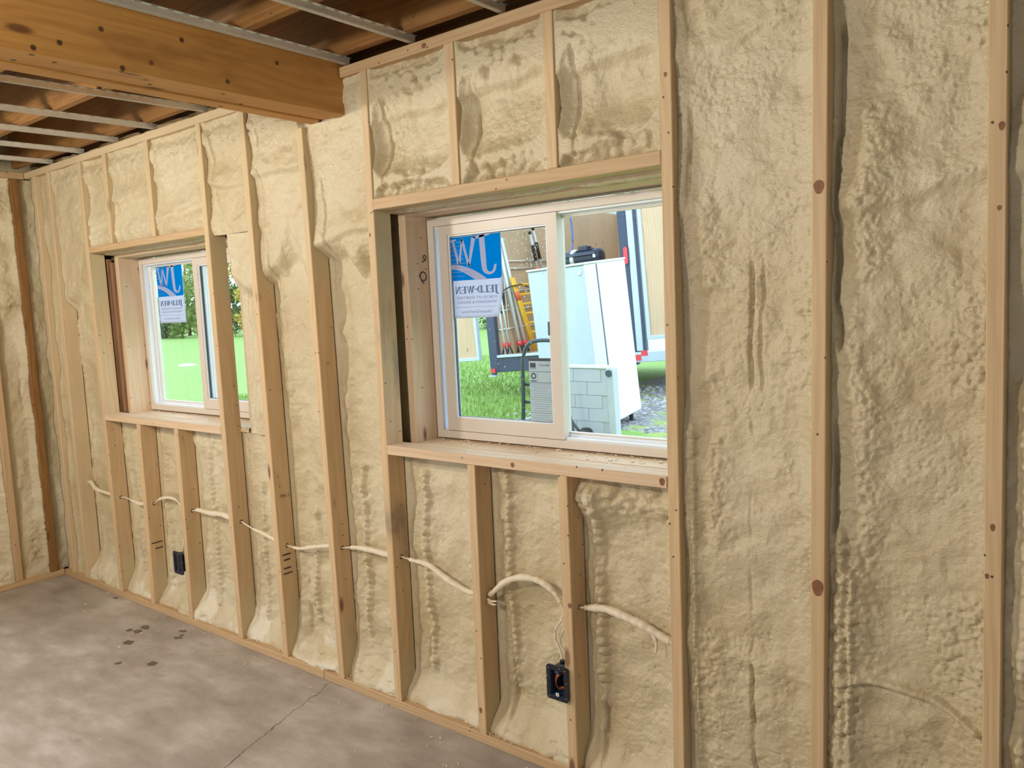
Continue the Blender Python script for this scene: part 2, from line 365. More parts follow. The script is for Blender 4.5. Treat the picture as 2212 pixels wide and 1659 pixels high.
def foam_bay(parent, xl, xr, z0, z1, res, seed, lo=0.125, hi=0.06, zs=1.8, beads=(), bottom=False, toplump=0.0, sidelump=0.0, cracks=(), ledges=(), pale=0.0, edge=0.036, embed=()):
    """xl, xr: (x at z=0, x at z=2.58) of the stud faces on either side"""
    nx = max(8, int((xr[0] - xl[0]) / res)); nz = max(6, int((z1 - z0) / res))
    s = np.concatenate([[-9, -5], np.linspace(0.0005, 0.9995, nx), [5, 9]]); z = np.linspace(z0, z1, nz)
    S, Z = np.meshgrid(s, z)
    XL = xl[0] + (xl[1] - xl[0]) * Z / 2.58; XR = xr[0] + (xr[1] - xr[0]) * Z / 2.58
    X = XL + (XR - XL) * np.clip(S, 0, 1)
    X = np.where(S == -9, XL - .017, np.where(S == -5, XL - .001, np.where(S == 5, XR + .001, np.where(S == 9, XR + .017, X))))
    out = (S < 0) | (S > 1)
    t = np.clip(X - XL, 0, 9); u = np.clip(XR - X, 0, 9)
    full = sst(zs - .05, zs + .07, Z + 0.22 * fbm(X * 6, Z * 2, seed + 3, 3)) if zs > z0 else np.ones_like(X)
    base = lo + (hi - lo) * full
    Y = base + 0.022 * fbm(X * 3.2, Z * 3.2, seed, 3) + 0.011 * fbm(X * 13, Z * 16, seed + 40, 3)
    # climb onto the stud sides where sprayed full; a free-standing ridge where sprayed thin
    e = edge + 0.020 * fbm(Z * 5, Z * 0 + seed, seed + 1, 3)
    Y = Y - np.clip(Y - e, 0, 1) * full * np.exp(-(t / 0.024) ** 1.6)
    Y = Y - np.clip(Y - e, 0, 1) * full * np.exp(-(u / 0.030) ** 1.6)
    rx = 0.055 + 0.018 * fbm(Z * 3, Z * 0, seed + 2, 2)
    Y = Y - (1 - full) * 0.014 * np.exp(-((t - rx) / 0.020) ** 2) - (1 - full) * 0.03 * np.exp(-(u / 0.05) ** 2)
    # popcorn texture
    bub = bubbles(X / 0.021 + .8 * fbm(X * 8, Z * 8, seed, 2), Z / 0.018, seed + 11)
    bub2 = bubbles(X / 0.012, Z / 0.011, seed + 13)
    m = 0.12 + 0.75 * sidelump * np.exp(-(u / 0.10) ** 2) * (0.7 + vn(Z * 4, Z * 0 + 3, seed)) + 0.55 * sidelump * np.exp(-((t - .08) / 0.05) ** 2)
    m = m * (.25 + .75 * sst(-0.25, 0.15, fbm(X * 5, Z * 4, seed + 21, 3)))
    Y = Y - 0.0095 * m * bub - 0.0095 * m * bub2 - 0.004 * np.abs(fbm(X * 26, Z * 42, seed + 33, 3)) * (0.4 + m)
    fine = bubbles(X / 0.009, Z / 0.0075, seed + 31)
    Y = Y - 0.0052 * fine * (0.35 + sst(-.15, .25, fbm(X * 7, Z * 5, seed + 61, 3)))
    if toplump:
        tl = np.exp(-((Z - (z1 - 0.075)) / 0.055) ** 2) + 0.6 * np.exp(-((Z - (z0 + 0.05)) / 0.05) ** 2) * (0 if bottom else 1)
        big = bubbles(X / 0.036, Z / 0.030, seed + 71)
        Y = Y - toplump * tl * (0.034 * big + 0.008)
        Y = np.where((z1 - Z) < 0.03, Y - 0.012 * sst(0.03, 0.0, z1 - Z), Y)
    for (lz, slope, amp, wd_) in ledges:     # horizontal rolls of foam
        dz = Z - (lz + slope * t + 0.05 * fbm(X * 4, Z * 0 + lz, seed, 2))
        Y = Y - amp * np.where(dz > 0, np.exp(-(dz / (wd_ * 2.2)) ** 2), np.exp(-(dz / (wd_ * 0.6)) ** 2))
    for (bx, bz0, bz1, bw) in beads:         # strings of bubbles where the gun overlapped
        cxn = bx + 0.010 * fbm(Z * 3, Z * 0, seed + 81, 3)
        ph = Z / (bw * 1.9) + 0.35 * vn(Z * 9, Z * 0, seed + 91)
        fr = ph - np.floor(ph); kk = np.floor(ph)
        rr = bw * (0.75 + 0.5 * h2(kk, kk * 0, seed + 95)); dx = (X - cxn - 0.25 * bw * (h2(kk, kk * 0 + 7, seed) - .5)) / rr
        hgt = np.sqrt(np.clip(1 - dx ** 2, 0, 1)) * (0.22 + 0.78 * np.sqrt(np.clip(1 - (2 * fr - 1) ** 2, 0, 1)))
        act = sst(bz0 - .02, bz0 + .02, Z) * (1 - sst(bz1 - .02, bz1 + .02, Z)) * sst(-.55, -.30, vn(Z * 5, Z * 0 + 2, seed + 12))
        Y = Y - 1.5 * rr * hgt * act - 0.010 * act * np.exp(-((X - cxn) / (bw * 3.2)) ** 2) * (0.2 + 0.9 * bub)
    for (cx, cz0, cz1, cw, cdp) in cracks:
        cc = XL + cx + 0.016 * fbm(Z * 6, Z * 0 + cx * 9, seed + 51, 4)
        act = sst(cz0 - .03, cz0 + .03, Z) * (1 - sst(cz1 - .03, cz1 + .03, Z))
        Y = Y + cdp * act * np.exp(-((X - cc) / cw) ** 2) * sst(-.5, .1, vn(Z * 9, Z * 0, seed + 44))
    for (pts, er) in embed:                  # a cable buried in the foam
        px = np.array([q[0] for q in pts]); pz = np.array([q[1] for q in pts])
        zc = np.interp(X, px, pz); on_ = sst(px[0] - .01, px[0] + .01, X) * (1 - sst(px[-1] - .01, px[-1] + .01, X))
        d = (Z - zc + 0.003 * fbm(X * 30, Z * 0, seed, 2)) / er
        Y = Y - on_ * (er * 1.5 * np.sqrt(np.clip(1 - d ** 2, 0, 1))) + on_ * 0.012 * np.exp(-((d + 1.35) / 0.3) ** 2)
    if bottom:
        zz = Z - 0.038
        ramp = np.exp(-(zz / (0.085 + 0.05 * fbm(X * 6, Z * 0, seed + 7, 3))) ** 2.0)
        Y = Y - np.clip(Y - (0.028 + 0.02 * fbm(X * 9, Z * 9, seed + 8, 3)), 0, 1) * ramp
        Y = Y - 0.020 * np.exp(-(zz / 0.13) ** 2) * bubbles(X / 0.045, Z / 0.020, seed + 77) * sst(-.1, .2, fbm(X * 4, Z * 3, seed + 78, 2))
    Y = np.minimum(Y, 0.0905 + 0.55 * t); Y = np.minimum(Y, 0.0905 + 0.55 * u)
    Y = np.clip(Y, 0.006, 0.157)
    Y = np.where(out, np.maximum(Y, 0.0925), Y)
    tone = 0.12 + 0.35 * fbm(X * 2, Z * 2, seed + 99, 3)
    if bottom: tone = tone + pale * sst(0.30, 0.06, Z) * sst(-.15, .15, fbm(X * 7, Z * 7, seed + 98, 3)) * 1.3
    return grid_mesh('foam_fill', X, Y, Z, tone, M['foam'], parent)

# ================================================================== STRUCTURE: slab
bm = bmesh.new(); bm_box(bm, (-5.6, -7.0, -0.15), (3.0, 0.34, 0.0))
tag(bm_obj('floor', bm, M['concrete']), 'bare stained concrete slab floor', kind='structure')

# ================================================================== STRUCTURE: wall with the windows
HT = 2.544
WB = tag(empty('wall_back'), 'open stud wall filled with cream spray foam around two windows', kind='structure')
ST = {'M': (-4.924, -4.913), 'L': (-4.472, -4.494), 'I': (-3.228, -3.243), 'H': (-2.859, -2.890), 'G': (-2.455, -2.491), 'F': (-2.096, -2.083),
      'A': (-0.830, -0.818), 'B': (-0.411, -0.387), 'C': (0.009, -0.007), 'P': (0.41, 0.41), 'Q': (0.816, 0.816), 'R': (1.222, 1.222), 'S': (1.63, 1.63), 'T': (2.035, 2.035)}
CY = .046
HOLES = [(-4.458, CY, .601), (-4.068, CY, .611), (-3.666, CY, .622), (-3.213, CY, .626), (-2.847, CY, .563), (-2.445, CY, .616), (-2.074, CY, .638), (-1.617, CY, .568), (-1.211, CY, .606), (-.808, CY, .562), (-.387, .066, .588), (.023, .049, .518)]
def stud(name, x, z0, z1, mat=None):
    xa = x[0] + (x[1] - x[0]) * z0 / 2.58; xb = x[0] + (x[1] - x[0]) * z1 / 2.58; xm = (xa + xb) / 2
    o = board(name, (xm, 0, z0), (xm + 0.038, 0.089, z1), 2, mat or M['stud'], WB, lean=math.atan2(xb - xa, z1 - z0))
    hit = [h for h in HOLES if abs(h[0] - xm - .019) < .05 and z0 < h[2] < z1]
    if hit:                                   # drill the stud where a cable passes through it
        bm = bmesh.new()
        for hx, hy, hz in hit: cyl(bm, (hx - .07, hy, hz), (hx + .07, hy, hz), .0105, 14)
        bmesh.ops.recalc_face_normals(bm, faces=bm.faces); me = bpy.data.meshes.new('drill_bit'); bm.to_mesh(me); bm.free()
        c = link(bpy.data.objects.new('drill_bit', me)); md = o.modifiers.new('bore', 'BOOLEAN'); md.object = c; md.operation = 'DIFFERENCE'; md.solver = 'EXACT'
        bpy.context.view_layer.update(); nm = bpy.data.meshes.new_from_object(o.evaluated_get(bpy.context.evaluated_depsgraph_get()))
        o.modifiers.clear(); o.data = nm; bpy.data.objects.remove(c)
    return o
for k, x in ST.items():
    if k == 'G': stud('stud', x, 0.038, 2.40)
    else: stud('stud', x, 0.038, HT, M['foamed'] if k == 'M' else M['weathered'] if k == 'F' else None)
stud('stud', (-5.115, -5.115), 0.038, HT, M['foamed'])
# cripples under and over the two openings
SILL0, SILL1, HD0, HD1 = 1.068, 1.106, 2.022, 2.064
LK, LJ, LE, LD = (-4.098, -4.05), (-3.693, -3.66), (-1.641, -1.622), (-1.231, -1.229)
for x in (LK, LJ, LE, LD): stud('cripple_stud', x, 0.038, SILL0)
UK, UJ, UE, UD = (-4.21, -4.19), (-3.71, -3.735), (-1.638, -1.637), (-1.221, -1.221)
for x in (UK, UJ, UE, UD): stud('cripple_stud', x, HD1, HT)
board('bottom_plate', (-5.223, 0, 0), (-2.56, 0.089, 0.038), 0, M['plate'], WB)
board('bottom_plate', (-2.557, 0, 0), (2.56, 0.089, 0.038), 0, M['plate'], WB)
board('top_plate', (-5.223, 0, HT), (-2.43, 0.089, HT + 0.038), 0, M['foamed'], WB)
board('top_plate', (-2.195, 0, HT), (2.56, 0.089, HT + 0.038), 0, M['plate'], WB)
board('sill_plate', (-4.444, -0.002, SILL0), (-3.234, 0.087, SILL1), 0, M['pine'], WB)
board('sill_plate', (-2.052, -0.002, SILL0), (-0.826, 0.087, SILL1), 0, M['pine'], WB)
board('header', (-4.448, 0, HD0 + .008), (-3.236, 0.089, HD1), 0, M['plate'], WB)
board('header', (-2.050, 0, HD0), (-0.821, 0.089, HD1), 0, M['plate'], WB)
# window bucks in the outer wall
def buck(x0, x1, z0, z1):
    board('buck_jamb', (x0 - .038, .13, z0 - .038), (x0, .33, z1 + .038), 2, M['pine'], WB)
    board('buck_jamb', (x1, .13, z0 - .038), (x1 + .038, .33, z1 + .038), 2, M['pine'], WB)
    board('buck_sill', (x0, .131, z0 - .038), (x1, .33, z0), 0, M['pine'], WB)
    board('buck_head', (x0, .131, z1), (x1, .33, z1 + .038), 0, M['pine'], WB)
W1 = (-4.387, -3.112); W2 = (-2.014, -0.738); WZ = (1.097, 2.004)
buck(*W1, *WZ); buck(*W2, *WZ)
board('rough_board', (-4.50, .098, 1.10), (-4.455, .128, 2.0), 2, M['rough'], WB)
board('rough_board', (-4.452, .112, 1.10), (-4.426, .16, 1.98), 2, M['rough'], WB)
# outer wall body, left open at the two windows
def slab(lo, hi): return box('sheathing', lo, hi, M['foam'], WB)
slab((-5.6, .16, 0), (W1[0] - .038, .33, 2.9)); slab((W1[1] + .038, .16, 0), (W2[0] - .038, .33, 2.9)); slab((W2[1] + .038, .16, 0), (3.0, .33, 2.9))
for w in (W1, W2):
    slab((w[0] - .038, .16, 0), (w[1] + .038, .33, WZ[0] - .038)); slab((w[0] - .038, .16, WZ[1] + .038), (w[1] + .038, .33, 2.9))
# lumpy foam packed between the inner framing and the bucks (head and sill gaps)
def strip(x0, x1, zc, up, seed):
    nx = int((x1 - x0) / .007); ny = 14; S, V = np.meshgrid(np.linspace(x0, x1, nx), np.linspace(.078, .150, ny))
    Zz = zc + up * (0.010 * fbm(S * 9, V * 20, seed, 3) + 0.010 * bubbles(S / .018, V / .016, seed))
    Zz = np.where((V < .081) | (V > .147), zc - up * 0.012, Zz)
    g = grid_mesh('foam_fill', S, V, Zz, 0.12 + 0 * S, M['foam'], WB)
    return g
strip(-4.44, -3.24, 2.030, -1, 3); strip(-2.05, -0.83, 2.020, -1, 4); strip(-4.44, -3.12, 1.085, 1, 5); strip(-2.05, -0.80, 1.083, 1, 6)

def fr(k): a = ST[k] if isinstance(k, str) else k; return (a[0] + .038, a[1] + .038)
def fl(k): return ST[k] if isinstance(k, str) else k
# bays, left to right
foam_bay(WB, (-5.223, -5.223), (-5.115, -5.115), .038, HT, .010, 1, hi=.05, zs=0, cracks=[(.06, .9, 2.2, .006, .05)])
foam_bay(WB, (-5.077, -5.077), fl('M'), .038, HT, .009, 2, hi=.055, zs=0, sidelump=.8, cracks=[(.07, 1.1, 1.8, .008, .07)])
foam_bay(WB, fr('M'), fl('L'), .038, HT, .008, 3, lo=.10, hi=.035, zs=1.75, sidelump=1.4, bottom=True, pale=.5, toplump=.5)
foam_bay(WB, fr('L'), fl(UK), HD1, HT, .007, 4, hi=.055, zs=0, toplump=.8, sidelump=.8, ledges=[(2.20, .05, .02, .03)])
foam_bay(WB, fr(UK), fl(UJ), HD1, HT, .007, 5, hi=.05, zs=0, toplump=.6, sidelump=.6, ledges=[(2.30, .05, .02, .03)])
foam_bay(WB, fr(UJ), fl('I'), HD1, HT, .007, 6, hi=.05, zs=0, toplump=.8, sidelump=.7, ledges=[(2.17, .06, .018, .03), (2.36, .04, .015, .03)])
foam_bay(WB, fr('L'), fl(LK), .038, SILL0, .008, 7, lo=.104, zs=9, bottom=True, pale=1, beads=[(-4.30, .10, 1.0, .011)], sidelump=.5)
foam_bay(WB, fr(LK), fl(LJ), .038, SILL0, .008, 8, lo=.104, zs=9, bottom=True, pale=1, beads=[(-3.95, .15, 1.0, .010)], sidelump=.4)
foam_bay(WB, fr(LJ), fl('I'), .038, SILL0, .007, 9, lo=.104, zs=9, bottom=True, pale=1, beads=[(-3.49, .12, .95, .014)], sidelump=.5, toplump=.5)
# bay crossed by the end of the farther window
foam_bay(WB, fr('I'), fl('H'), WZ[1] + .02, HT, .007, 10, hi=.05, zs=0, toplump=.6, sidelump=.7, cracks=[(.05, 2.1, 2.5, .004, .03)], ledges=[(2.25, 0, .02, .03)])
foam_bay(WB, (-3.108, -3.108), fl('H'), WZ[0] - .03, WZ[1] + .03, .007, 11, lo=.105, hi=.05, zs=1.75, sidelump=.5, edge=.09)
foam_bay(WB, fr('I'), fl('H'), .038, WZ[0] - .02, .007, 12, lo=.104, zs=9, bottom=True, pale=1, beads=[(-3.06, .15, .85, .012)], sidelump=.5, cracks=[(.10, .2, .6, .004, .03)])
foam_bay(WB, fr('H'), fl('G'), .038, HT, .0065, 13, lo=.104, hi=.045, zs=1.82, bottom=True, pale=.7, beads=[(-2.66, .22, .75, .013)], sidelump=.8, toplump=.5, cracks=[(.055, 1.7, 2.45, .004, .035), (.09, .15, .4, .005, .04)], ledges=[(2.26, .04, .022, .03)])
foam_bay(WB, fr('G'), fl('F'), .038, HT, .006, 14, lo=.104, hi=.038, zs=1.86, bottom=True, pale=.5, beads=[(-2.31, .20, 1.0, .013)], sidelump=.9, toplump=.5, cracks=[(.06, 1.75, 2.4, .004, .035), (.05, 1.3, 1.85, .012, .035)], ledges=[(1.92, .12, .022, .03)])
for (a, b, sd) in [(fr('F'), UE, 15), (fr(UE), UD, 16), (fr(UD), ST['A'], 17)]:
    foam_bay(WB, a, b, HD1, HT, .0050, sd, hi=.062, zs=0, toplump=1.6, sidelump=.9, edge=.030, cracks=[(.055, 2.10, 2.42, .004, .035)], ledges=[(2.37, .06, .026, .035), (2.13, .05, .026, .03)])
foam_bay(WB, fr('F'), fl(LE), .038, SILL0, .0055, 18, lo=.102, zs=9, bottom=True, pale=.3, beads=[(-1.93, .18, 1.0, .0155)], sidelump=.35, cracks=[(.10, .14, .30, .006, .05)])
foam_bay(WB, fr(LE), fl(LD), .038, SILL0, .0052, 19, lo=.102, zs=9, bottom=True, pale=.2, beads=[(-1.51, .22, 1.04, .014)], sidelump=.35, cracks=[(.085, .10, .34, .005, .05)])
foam_bay(WB, fr(LD), fl('A'), .038, SILL0, .0050, 20, lo=.102, zs=9, bottom=True, pale=.1, beads=[(-1.12, .26, 1.03, .018)], sidelump=.35, toplump=1.2, cracks=[(.075, .04, .26, .005, .05)])
foam_bay(WB, fr('A'), fl('B'), .038, HT, .0044, 21, hi=.058, zs=0, edge=.045, toplump=.4, sidelump=1.3, beads=[(-.755, .10, 1.25, .008)],
         cracks=[(.030, 1.9, 2.5, .0035, .03), (.205, .04, .55, .004, .03), (.200, .6, 1.06, .003, .018), (.205, 1.25, 1.82, .004, .022), (.235, 1.3, 1.8, .003, .014)], ledges=[(1.90, -.04, .010, .05), (2.33, .1, .014, .04), (.565, .02, .006, .02)])
foam_bay(WB, fr('B'), fl('C'), .038, HT, .0044, 22, hi=.060, zs=0, edge=.052, toplump=.3, sidelump=1.7, beads=[(-.338, .04, 1.0, .014), (-.310, .04, .9, .009)],
         cracks=[(.016, 1.0, 2.3, .005, .05)], ledges=[(1.86, .12, .020, .04), (1.98, .18, .007, .03)], embed=[([(-.34, .585), (-.28, .602), (-.20, .600), (-.11, .583), (-.045, .553), (-.005, .53)], .013)])
foam_bay(WB, fr('C'), fl('P'), .038, HT, .0060, 23, hi=.058, zs=0, edge=.052, sidelump=1.4, beads=[(.085, .04, 1.4, .014)], ledges=[(1.9, .1, .02, .04), (.52, -.05, .012, .02)])
for a, b, sd in [('P', 'Q', 24), ('Q', 'R', 25), ('R', 'S', 26), ('S', 'T', 27)]:
    foam_bay(WB, fr(a), fl(b), .038, HT, .013, sd, hi=.058, zs=0, edge=.045, sidelump=1.2)
# marks on the lumber: grade stamps, scribbles
def stamp(x, y0, y1, z, th): box('grade_stamp', (x, y0, z), (x + .0008, y1, z + th), M['ink'], WB)
for z, a, b in [(.385, .012, .075), (.352, .03, .075), (.50, .02, .05)]: stamp(-4.0525, a, b, z, .006)
for z, a, b in [(.520, .014, .060), (.495, .02, .055), (.455, .016, .055), (.430, .012, .062)]: stamp(-2.8255, a, b, z, .006)
o = text_mesh('grade_stamp', 'PIA 2', .022, M['ink'], WB, (-2.8235, .05, .80)); o.rotation_euler = (0, 0, PI / 2)
for ch, y, z, sz in [('9', .225, 1.835, .050), ('Q', .215, 1.765, .056), ('-', .235, 1.80, .04)]:
    o = text_mesh('pencil_mark', ch, sz, M['ink'], WB, (W2[0] + .0012, y, z)); o.rotation_euler = (0, .5, PI / 2)

M['knot'] = simple('wood_knot', (0.24, 0.10, 0.042), .6, 0, .6, 110)
for x, z, w_, h_ in [(-.376, 1.905, .026, .036), (-.384, .845, .030, .046), (.024, 1.99, .013, .020), (.020, 1.07, .010, .018), (.022, 1.81, .009, .012), (.010, .95, .009, .013), (-.800, 2.27, .010, .014), (-1.20, .625, .014, .018), (-1.625, .13, .014, .022), (-.842, 1.088, .018, .024), (-1.418, 1.086, .016, .018), (-1.735, 2.560, .022, .018), (-2.075, 1.93, .008, .016)]:
    bm = bmesh.new(); poly_prism(bm, [(x + w_ / 2 * math.cos(a) * (1 + .12 * math.sin(3 * a)), z + h_ / 2 * math.sin(a)) for a in [2 * PI * k / 16 for k in range(16)]], -.0030 if abs(z - 1.087) < .01 else -.0008, .002); bm_obj('knot', bm, M['knot'], WB)

# ================================================================== STRUCTURE: left wall (local x runs along world +y, depth runs to -x)
WL = tag(empty('wall_left', (-5.223, 0, 0), (0, 0, PI / 2)), 'open stud side wall filled with cream spray foam', kind='structure')
for i, x in enumerate([-.082, -.288, -.69, -1.10, -1.5, -1.91]):
    board('stud', (x, 0, .038), (x + .042, .089, HT), 2, M['joist'] if i == 0 else M['plate'], WL)
board('bottom_plate', (-1.91, -0.001, 0), (0.0, .089, .038), 0, M['plate'], WL)
board('top_plate', (-7.0, 0, HT), (0.0, .089, HT + .038), 0, M['plate'], WL)
for lo_, hi_ in [((-1.9, .16, 0), (.34, .33, 2.9)), ((-7.0, .16, 0), (-3.4, .33, 2.9)), ((-3.4, .16, 2.25), (-1.9, .33, 2.9))]: box('sheathing', lo_, hi_, M['foam'], WL)
board('door_header', (-3.4, 0, 2.25), (-1.87, .15, 2.5), 0, M['plate'], WL)
for a, b, sd, rs in [(-.246, -.082, 41, .008), (-.648, -.288, 42, .009), (-1.06, -.69, 43, .014), (-1.46, -1.10, 44, .014), (-1.87, -1.5, 45, .014)]:
    foam_bay(WL, (a, a), (b, b), .038, HT, rs, sd, hi=.055, zs=0, edge=.03, sidelump=1.0, bottom=True, pale=.3, ledges=[(1.75, .2, .03, .05)], cracks=[(.12, .5, 1.4, .004, .02)])
foam_bay(WL, (-.040, -.040), (.085, .085), .038, HT, .010, 46, hi=.05, zs=0, edge=.03)
for x in (-3.44, -3.85, -4.25, -4.65, -5.05, -5.35, -5.75, -6.15, -6.56):
    board('stud', (x, 0, .038), (x + .038, .089, HT), 2, M['plate'], WL)

# ================================================================== STRUCTURE: walls out of frame
WR = tag(empty('wall_right'), 'plain panelled wall beyond the open studs', kind='structure'); box('panel', (2.6, -7.0, 0), (2.75, 0.0, 2.9), M['cardgrey'], WR)
WF = tag(empty('wall_front'), 'plain panelled wall with one wide opening', kind='structure')
for lo, hi in [((-5.6, -7.0, 0), (-0.4, -6.85, 2.9)), ((2.2, -7.0, 0), (2.75, -6.85, 2.9)), ((-0.4, -7.0, 2.3), (2.2, -6.85, 2.9)), ((-0.4, -7.0, 0), (2.2, -6.85, .9))]:
    box('panel', lo, hi, M['cardgrey'], WF)

# ================================================================== STRUCTURE: ceiling
CZ = 2.607
CE = tag(empty('ceiling', (0, 0, 0)), 'open ceiling of dark joists with galvanised furring channels', kind='structure')
box('subfloor', (-5.6, -7.0, CZ + .235), (3.0, .34, CZ + .26), M['subfloor'], CE)
j0 = board('joist', (-5.25, -.462, CZ), (2.6, -.424, CZ + .235), 0, M['joist'], CE)
for k in range(-1, 16):
    if k == 0: continue
    c = link(bpy.data.objects.new('joist', j0.data), CE); c.location = j0.location + Vector((0, -.4064 * k, 0)); c.rotation_euler = j0.rotation_euler
board('rim_board', (-5.25, .10, 2.584), (2.6, .138, CZ + .235), 0, M['joist'], CE)
board('packing_strip', (-5.22, .045, 2.583), (-2.45, .085, 2.606), 0, M['foamed'], CE)
bm = bmesh.new()
hat = [(-.024, 0), (-.013, 0), (-.010, -.019), (.010, -.019), (.013, 0), (.024, 0)]
def add_channel(bm, y0, y1):
    th = .0016; prof = hat + [(x, z + th) for x, z in hat[::-1]]
    n = len(prof); A = [bm.verts.new((x, y0, z)) for x, z in prof]; B = [bm.verts.new((x, y1, z)) for x, z in prof]
    for i in range(n): bm.faces.new((A[i], A[(i + 1) % n], B[(i + 1) % n], B[i]))
    for L in (A, B):
        for i in range(5): bm.faces.new((L[i], L[i + 1], L[n - 2 - i], L[n - 1 - i]))
    for zz, xx in ((-.0210, -.0055), (-.0210, .0055)):   # pressed ribs along the crown
        bm_box(bm, (xx - .0015, y0, zz), (xx + .0015, y1, -.019))
add_channel(bm, -6.8, 0.0)
ch0 = bm_obj('furring_channel', bm, M['channel'], CE); ch0.location = (-2.155, .012, CZ - .002)
for x in (-1.80, -1.385, -.95, -.53, -.11, -3.15, -3.62, -4.02, -4.42, -4.83):
    c = link(bpy.data.objects.new('furring_channel', ch0.data), CE); c.location = (x, .012, CZ - .002); c.rotation_euler = (0, 0, -.075 if x < -3 else 0)
# foam oozing along the top of the wall plate, left of the beam
S, V = np.meshgrid(np.linspace(-5.2, -2.6, 330), np.linspace(0, 1, 12))
yy = .004 + .085 * V + .01 * fbm(S * 8, V * 2, 3, 3)
zz = 2.582 + np.clip(.036 * bubbles(S / .05, V * 1.6, 8) * sst(-.25, .2, fbm(S * 3, V, 9, 3)), 0, .024) * np.sin(PI * np.clip(V + .15, 0, 1)) ** .5
grid_mesh('foam_ooze', S, yy, zz, .12 + 0 * S, M['foam'], CE)

# ================================================================== beam
BM = tag(empty('ceiling_beam', (-2.305, -3.4, 2.405)), 'orange-brown laminated wooden beam under the ceiling joists', 'beam')
bw = .0668
for k in range(3):
    x0 = -2.41 + k * .0705
    dz = (0.0, .006, .002)[k]
    o = board('beam_ply', (x0, -6.8, 2.405 + dz), (x0 + bw, .070, CZ - .002), 1, M['beam'], None); o.parent = BM; o.location = o.location - BM.location

# ================================================================== windows
def frame_ring(name, x0, x1, z0, z1, w, y0, y1, mat, parent, wb=None, bev=.002):
    """four mitred-looking bars joined as one extruded frame; w = bar width (left,right,bottom,top)"""
    l, r, b, t = w
    bm = bmesh.new()
    out = [(x0, z0), (x1, z0), (x1, z1), (x0, z1)]; inn = [(x0 + l, z0 + b), (x1 - r, z0 + b), (x1 - r, z1 - t), (x0 + l, z1 - t)]
    ring_plate(bm, out, inn, y0, y1)
    return bm_obj(name, bm, mat, parent)
def make_window(name, x0, x1, z0, z1, sash_left, label):
    """sliding vinyl window: one inner sash, one fixed light set deeper"""
    W = tag(empty(name, (0, 0, 0)), label, kind='structure')
    Y = .250; xm = (x0 + x1) / 2
    frame_ring('window_frame', x0, x1, z0, z1, (.032, .032, .030, .029), Y, Y + .075, M['vinyl'], W)
    # pale tracks inside the outer frame
    frame_ring('track', x0 + .032, x1 - .032, z0 + .030, z1 - .029, (.003, .010, .008, .008), Y + .012, Y + .072, M['vinylw'], W)
    if sash_left: s0, s1, f0, f1 = x0 + .058, xm + .004, xm - .030, x1 - .036
    else: s0, s1, f0, f1 = xm - .052, x1 - .036, x0 + .036, xm + .0
    sz0, sz1 = z0 + .032, z1 - .031
    S = frame_ring('sash_frame', s0, s1, sz0, sz1, (.046, .046, .052, .038), Y + .002, Y + .034, M['vinyl'], W)
    frame_ring('glazing_bead', s0 + .046, s1 - .046, sz0 + .052, sz1 - .038, (.007, .007, .006, .006), Y + .008, Y + .030, M['vinylw'], S)
    frame_ring('gasket', s0 + .053, s1 - .053, sz0 + .058, sz1 - .044, (.003, .003, .0015, .0015), Y + .014, Y + .024, M['gasket'], S)
    box('pane', (s0 + .047, Y + .017, sz0 + .053), (s1 - .047, Y + .021, sz1 - .039), M['glass'], S)
    F = frame_ring('fixed_frame', f0, f1, sz0 - .002, sz1 + .002, (.018, .018, .018, .014), Y + .040, Y + .070, M['vinylw'], W)
    frame_ring('fixed_bead', f0 + .018, f1 - .018, sz0 + .016, sz1 - .012, (.006, .006, .006, .006), Y + .046, Y + .066, M['vinyl'], F)
    box('pane', (f0 + .019, Y + .054, sz0 + .017), (f1 - .019, Y + .058, sz1 - .013), M['glass'], F)
    if sash_left:
        box('screen_strip', (x0 + .0325, Y + .030, z0 + .034), (x0 + .060, Y + .031, z1 - .050), M['screen'], W)
        box('latch', (s1 - .055, Y + .002, 1.52), (s1 - .046, Y + .010, 1.57), M['gasket'], S)
    else:
        for k in range(4): box('track_rail', (s0 + .058 + k * .022, Y + .026, sz0 + .05), (s0 + .066 + k * .022, Y + .036, sz1 - .035), M['vinylw'], S)
    return W
def screen_mat():
    t = MT('insect_screen'); tl_ = t.n('BsdfTranslucent', {'Color': (.75, .80, .95)}); tr = t.n('BsdfTransparent', {'Color': (.8, .85, .95)}); mx = t.n('MixShader', {0: .5})
    t.nt.links.new(tl_.outputs[0], mx.inputs[1]); t.nt.links.new(tr.outputs[0], mx.inputs[2]); t.nt.links.new(mx.outputs[0], t.out.inputs[0]); return t.m
M['screen'] = screen_mat()
WN1 = make_window('window_1', W1[0] + .003, W1[1] - .003, 1.104, 1.992, False, 'farther white sliding window crossed by a stud')
WN2 = make_window('window_2', W2[0] + .004, W2[1] - .004, 1.104, 1.992, True, 'nearer white sliding window looking onto the trailer')
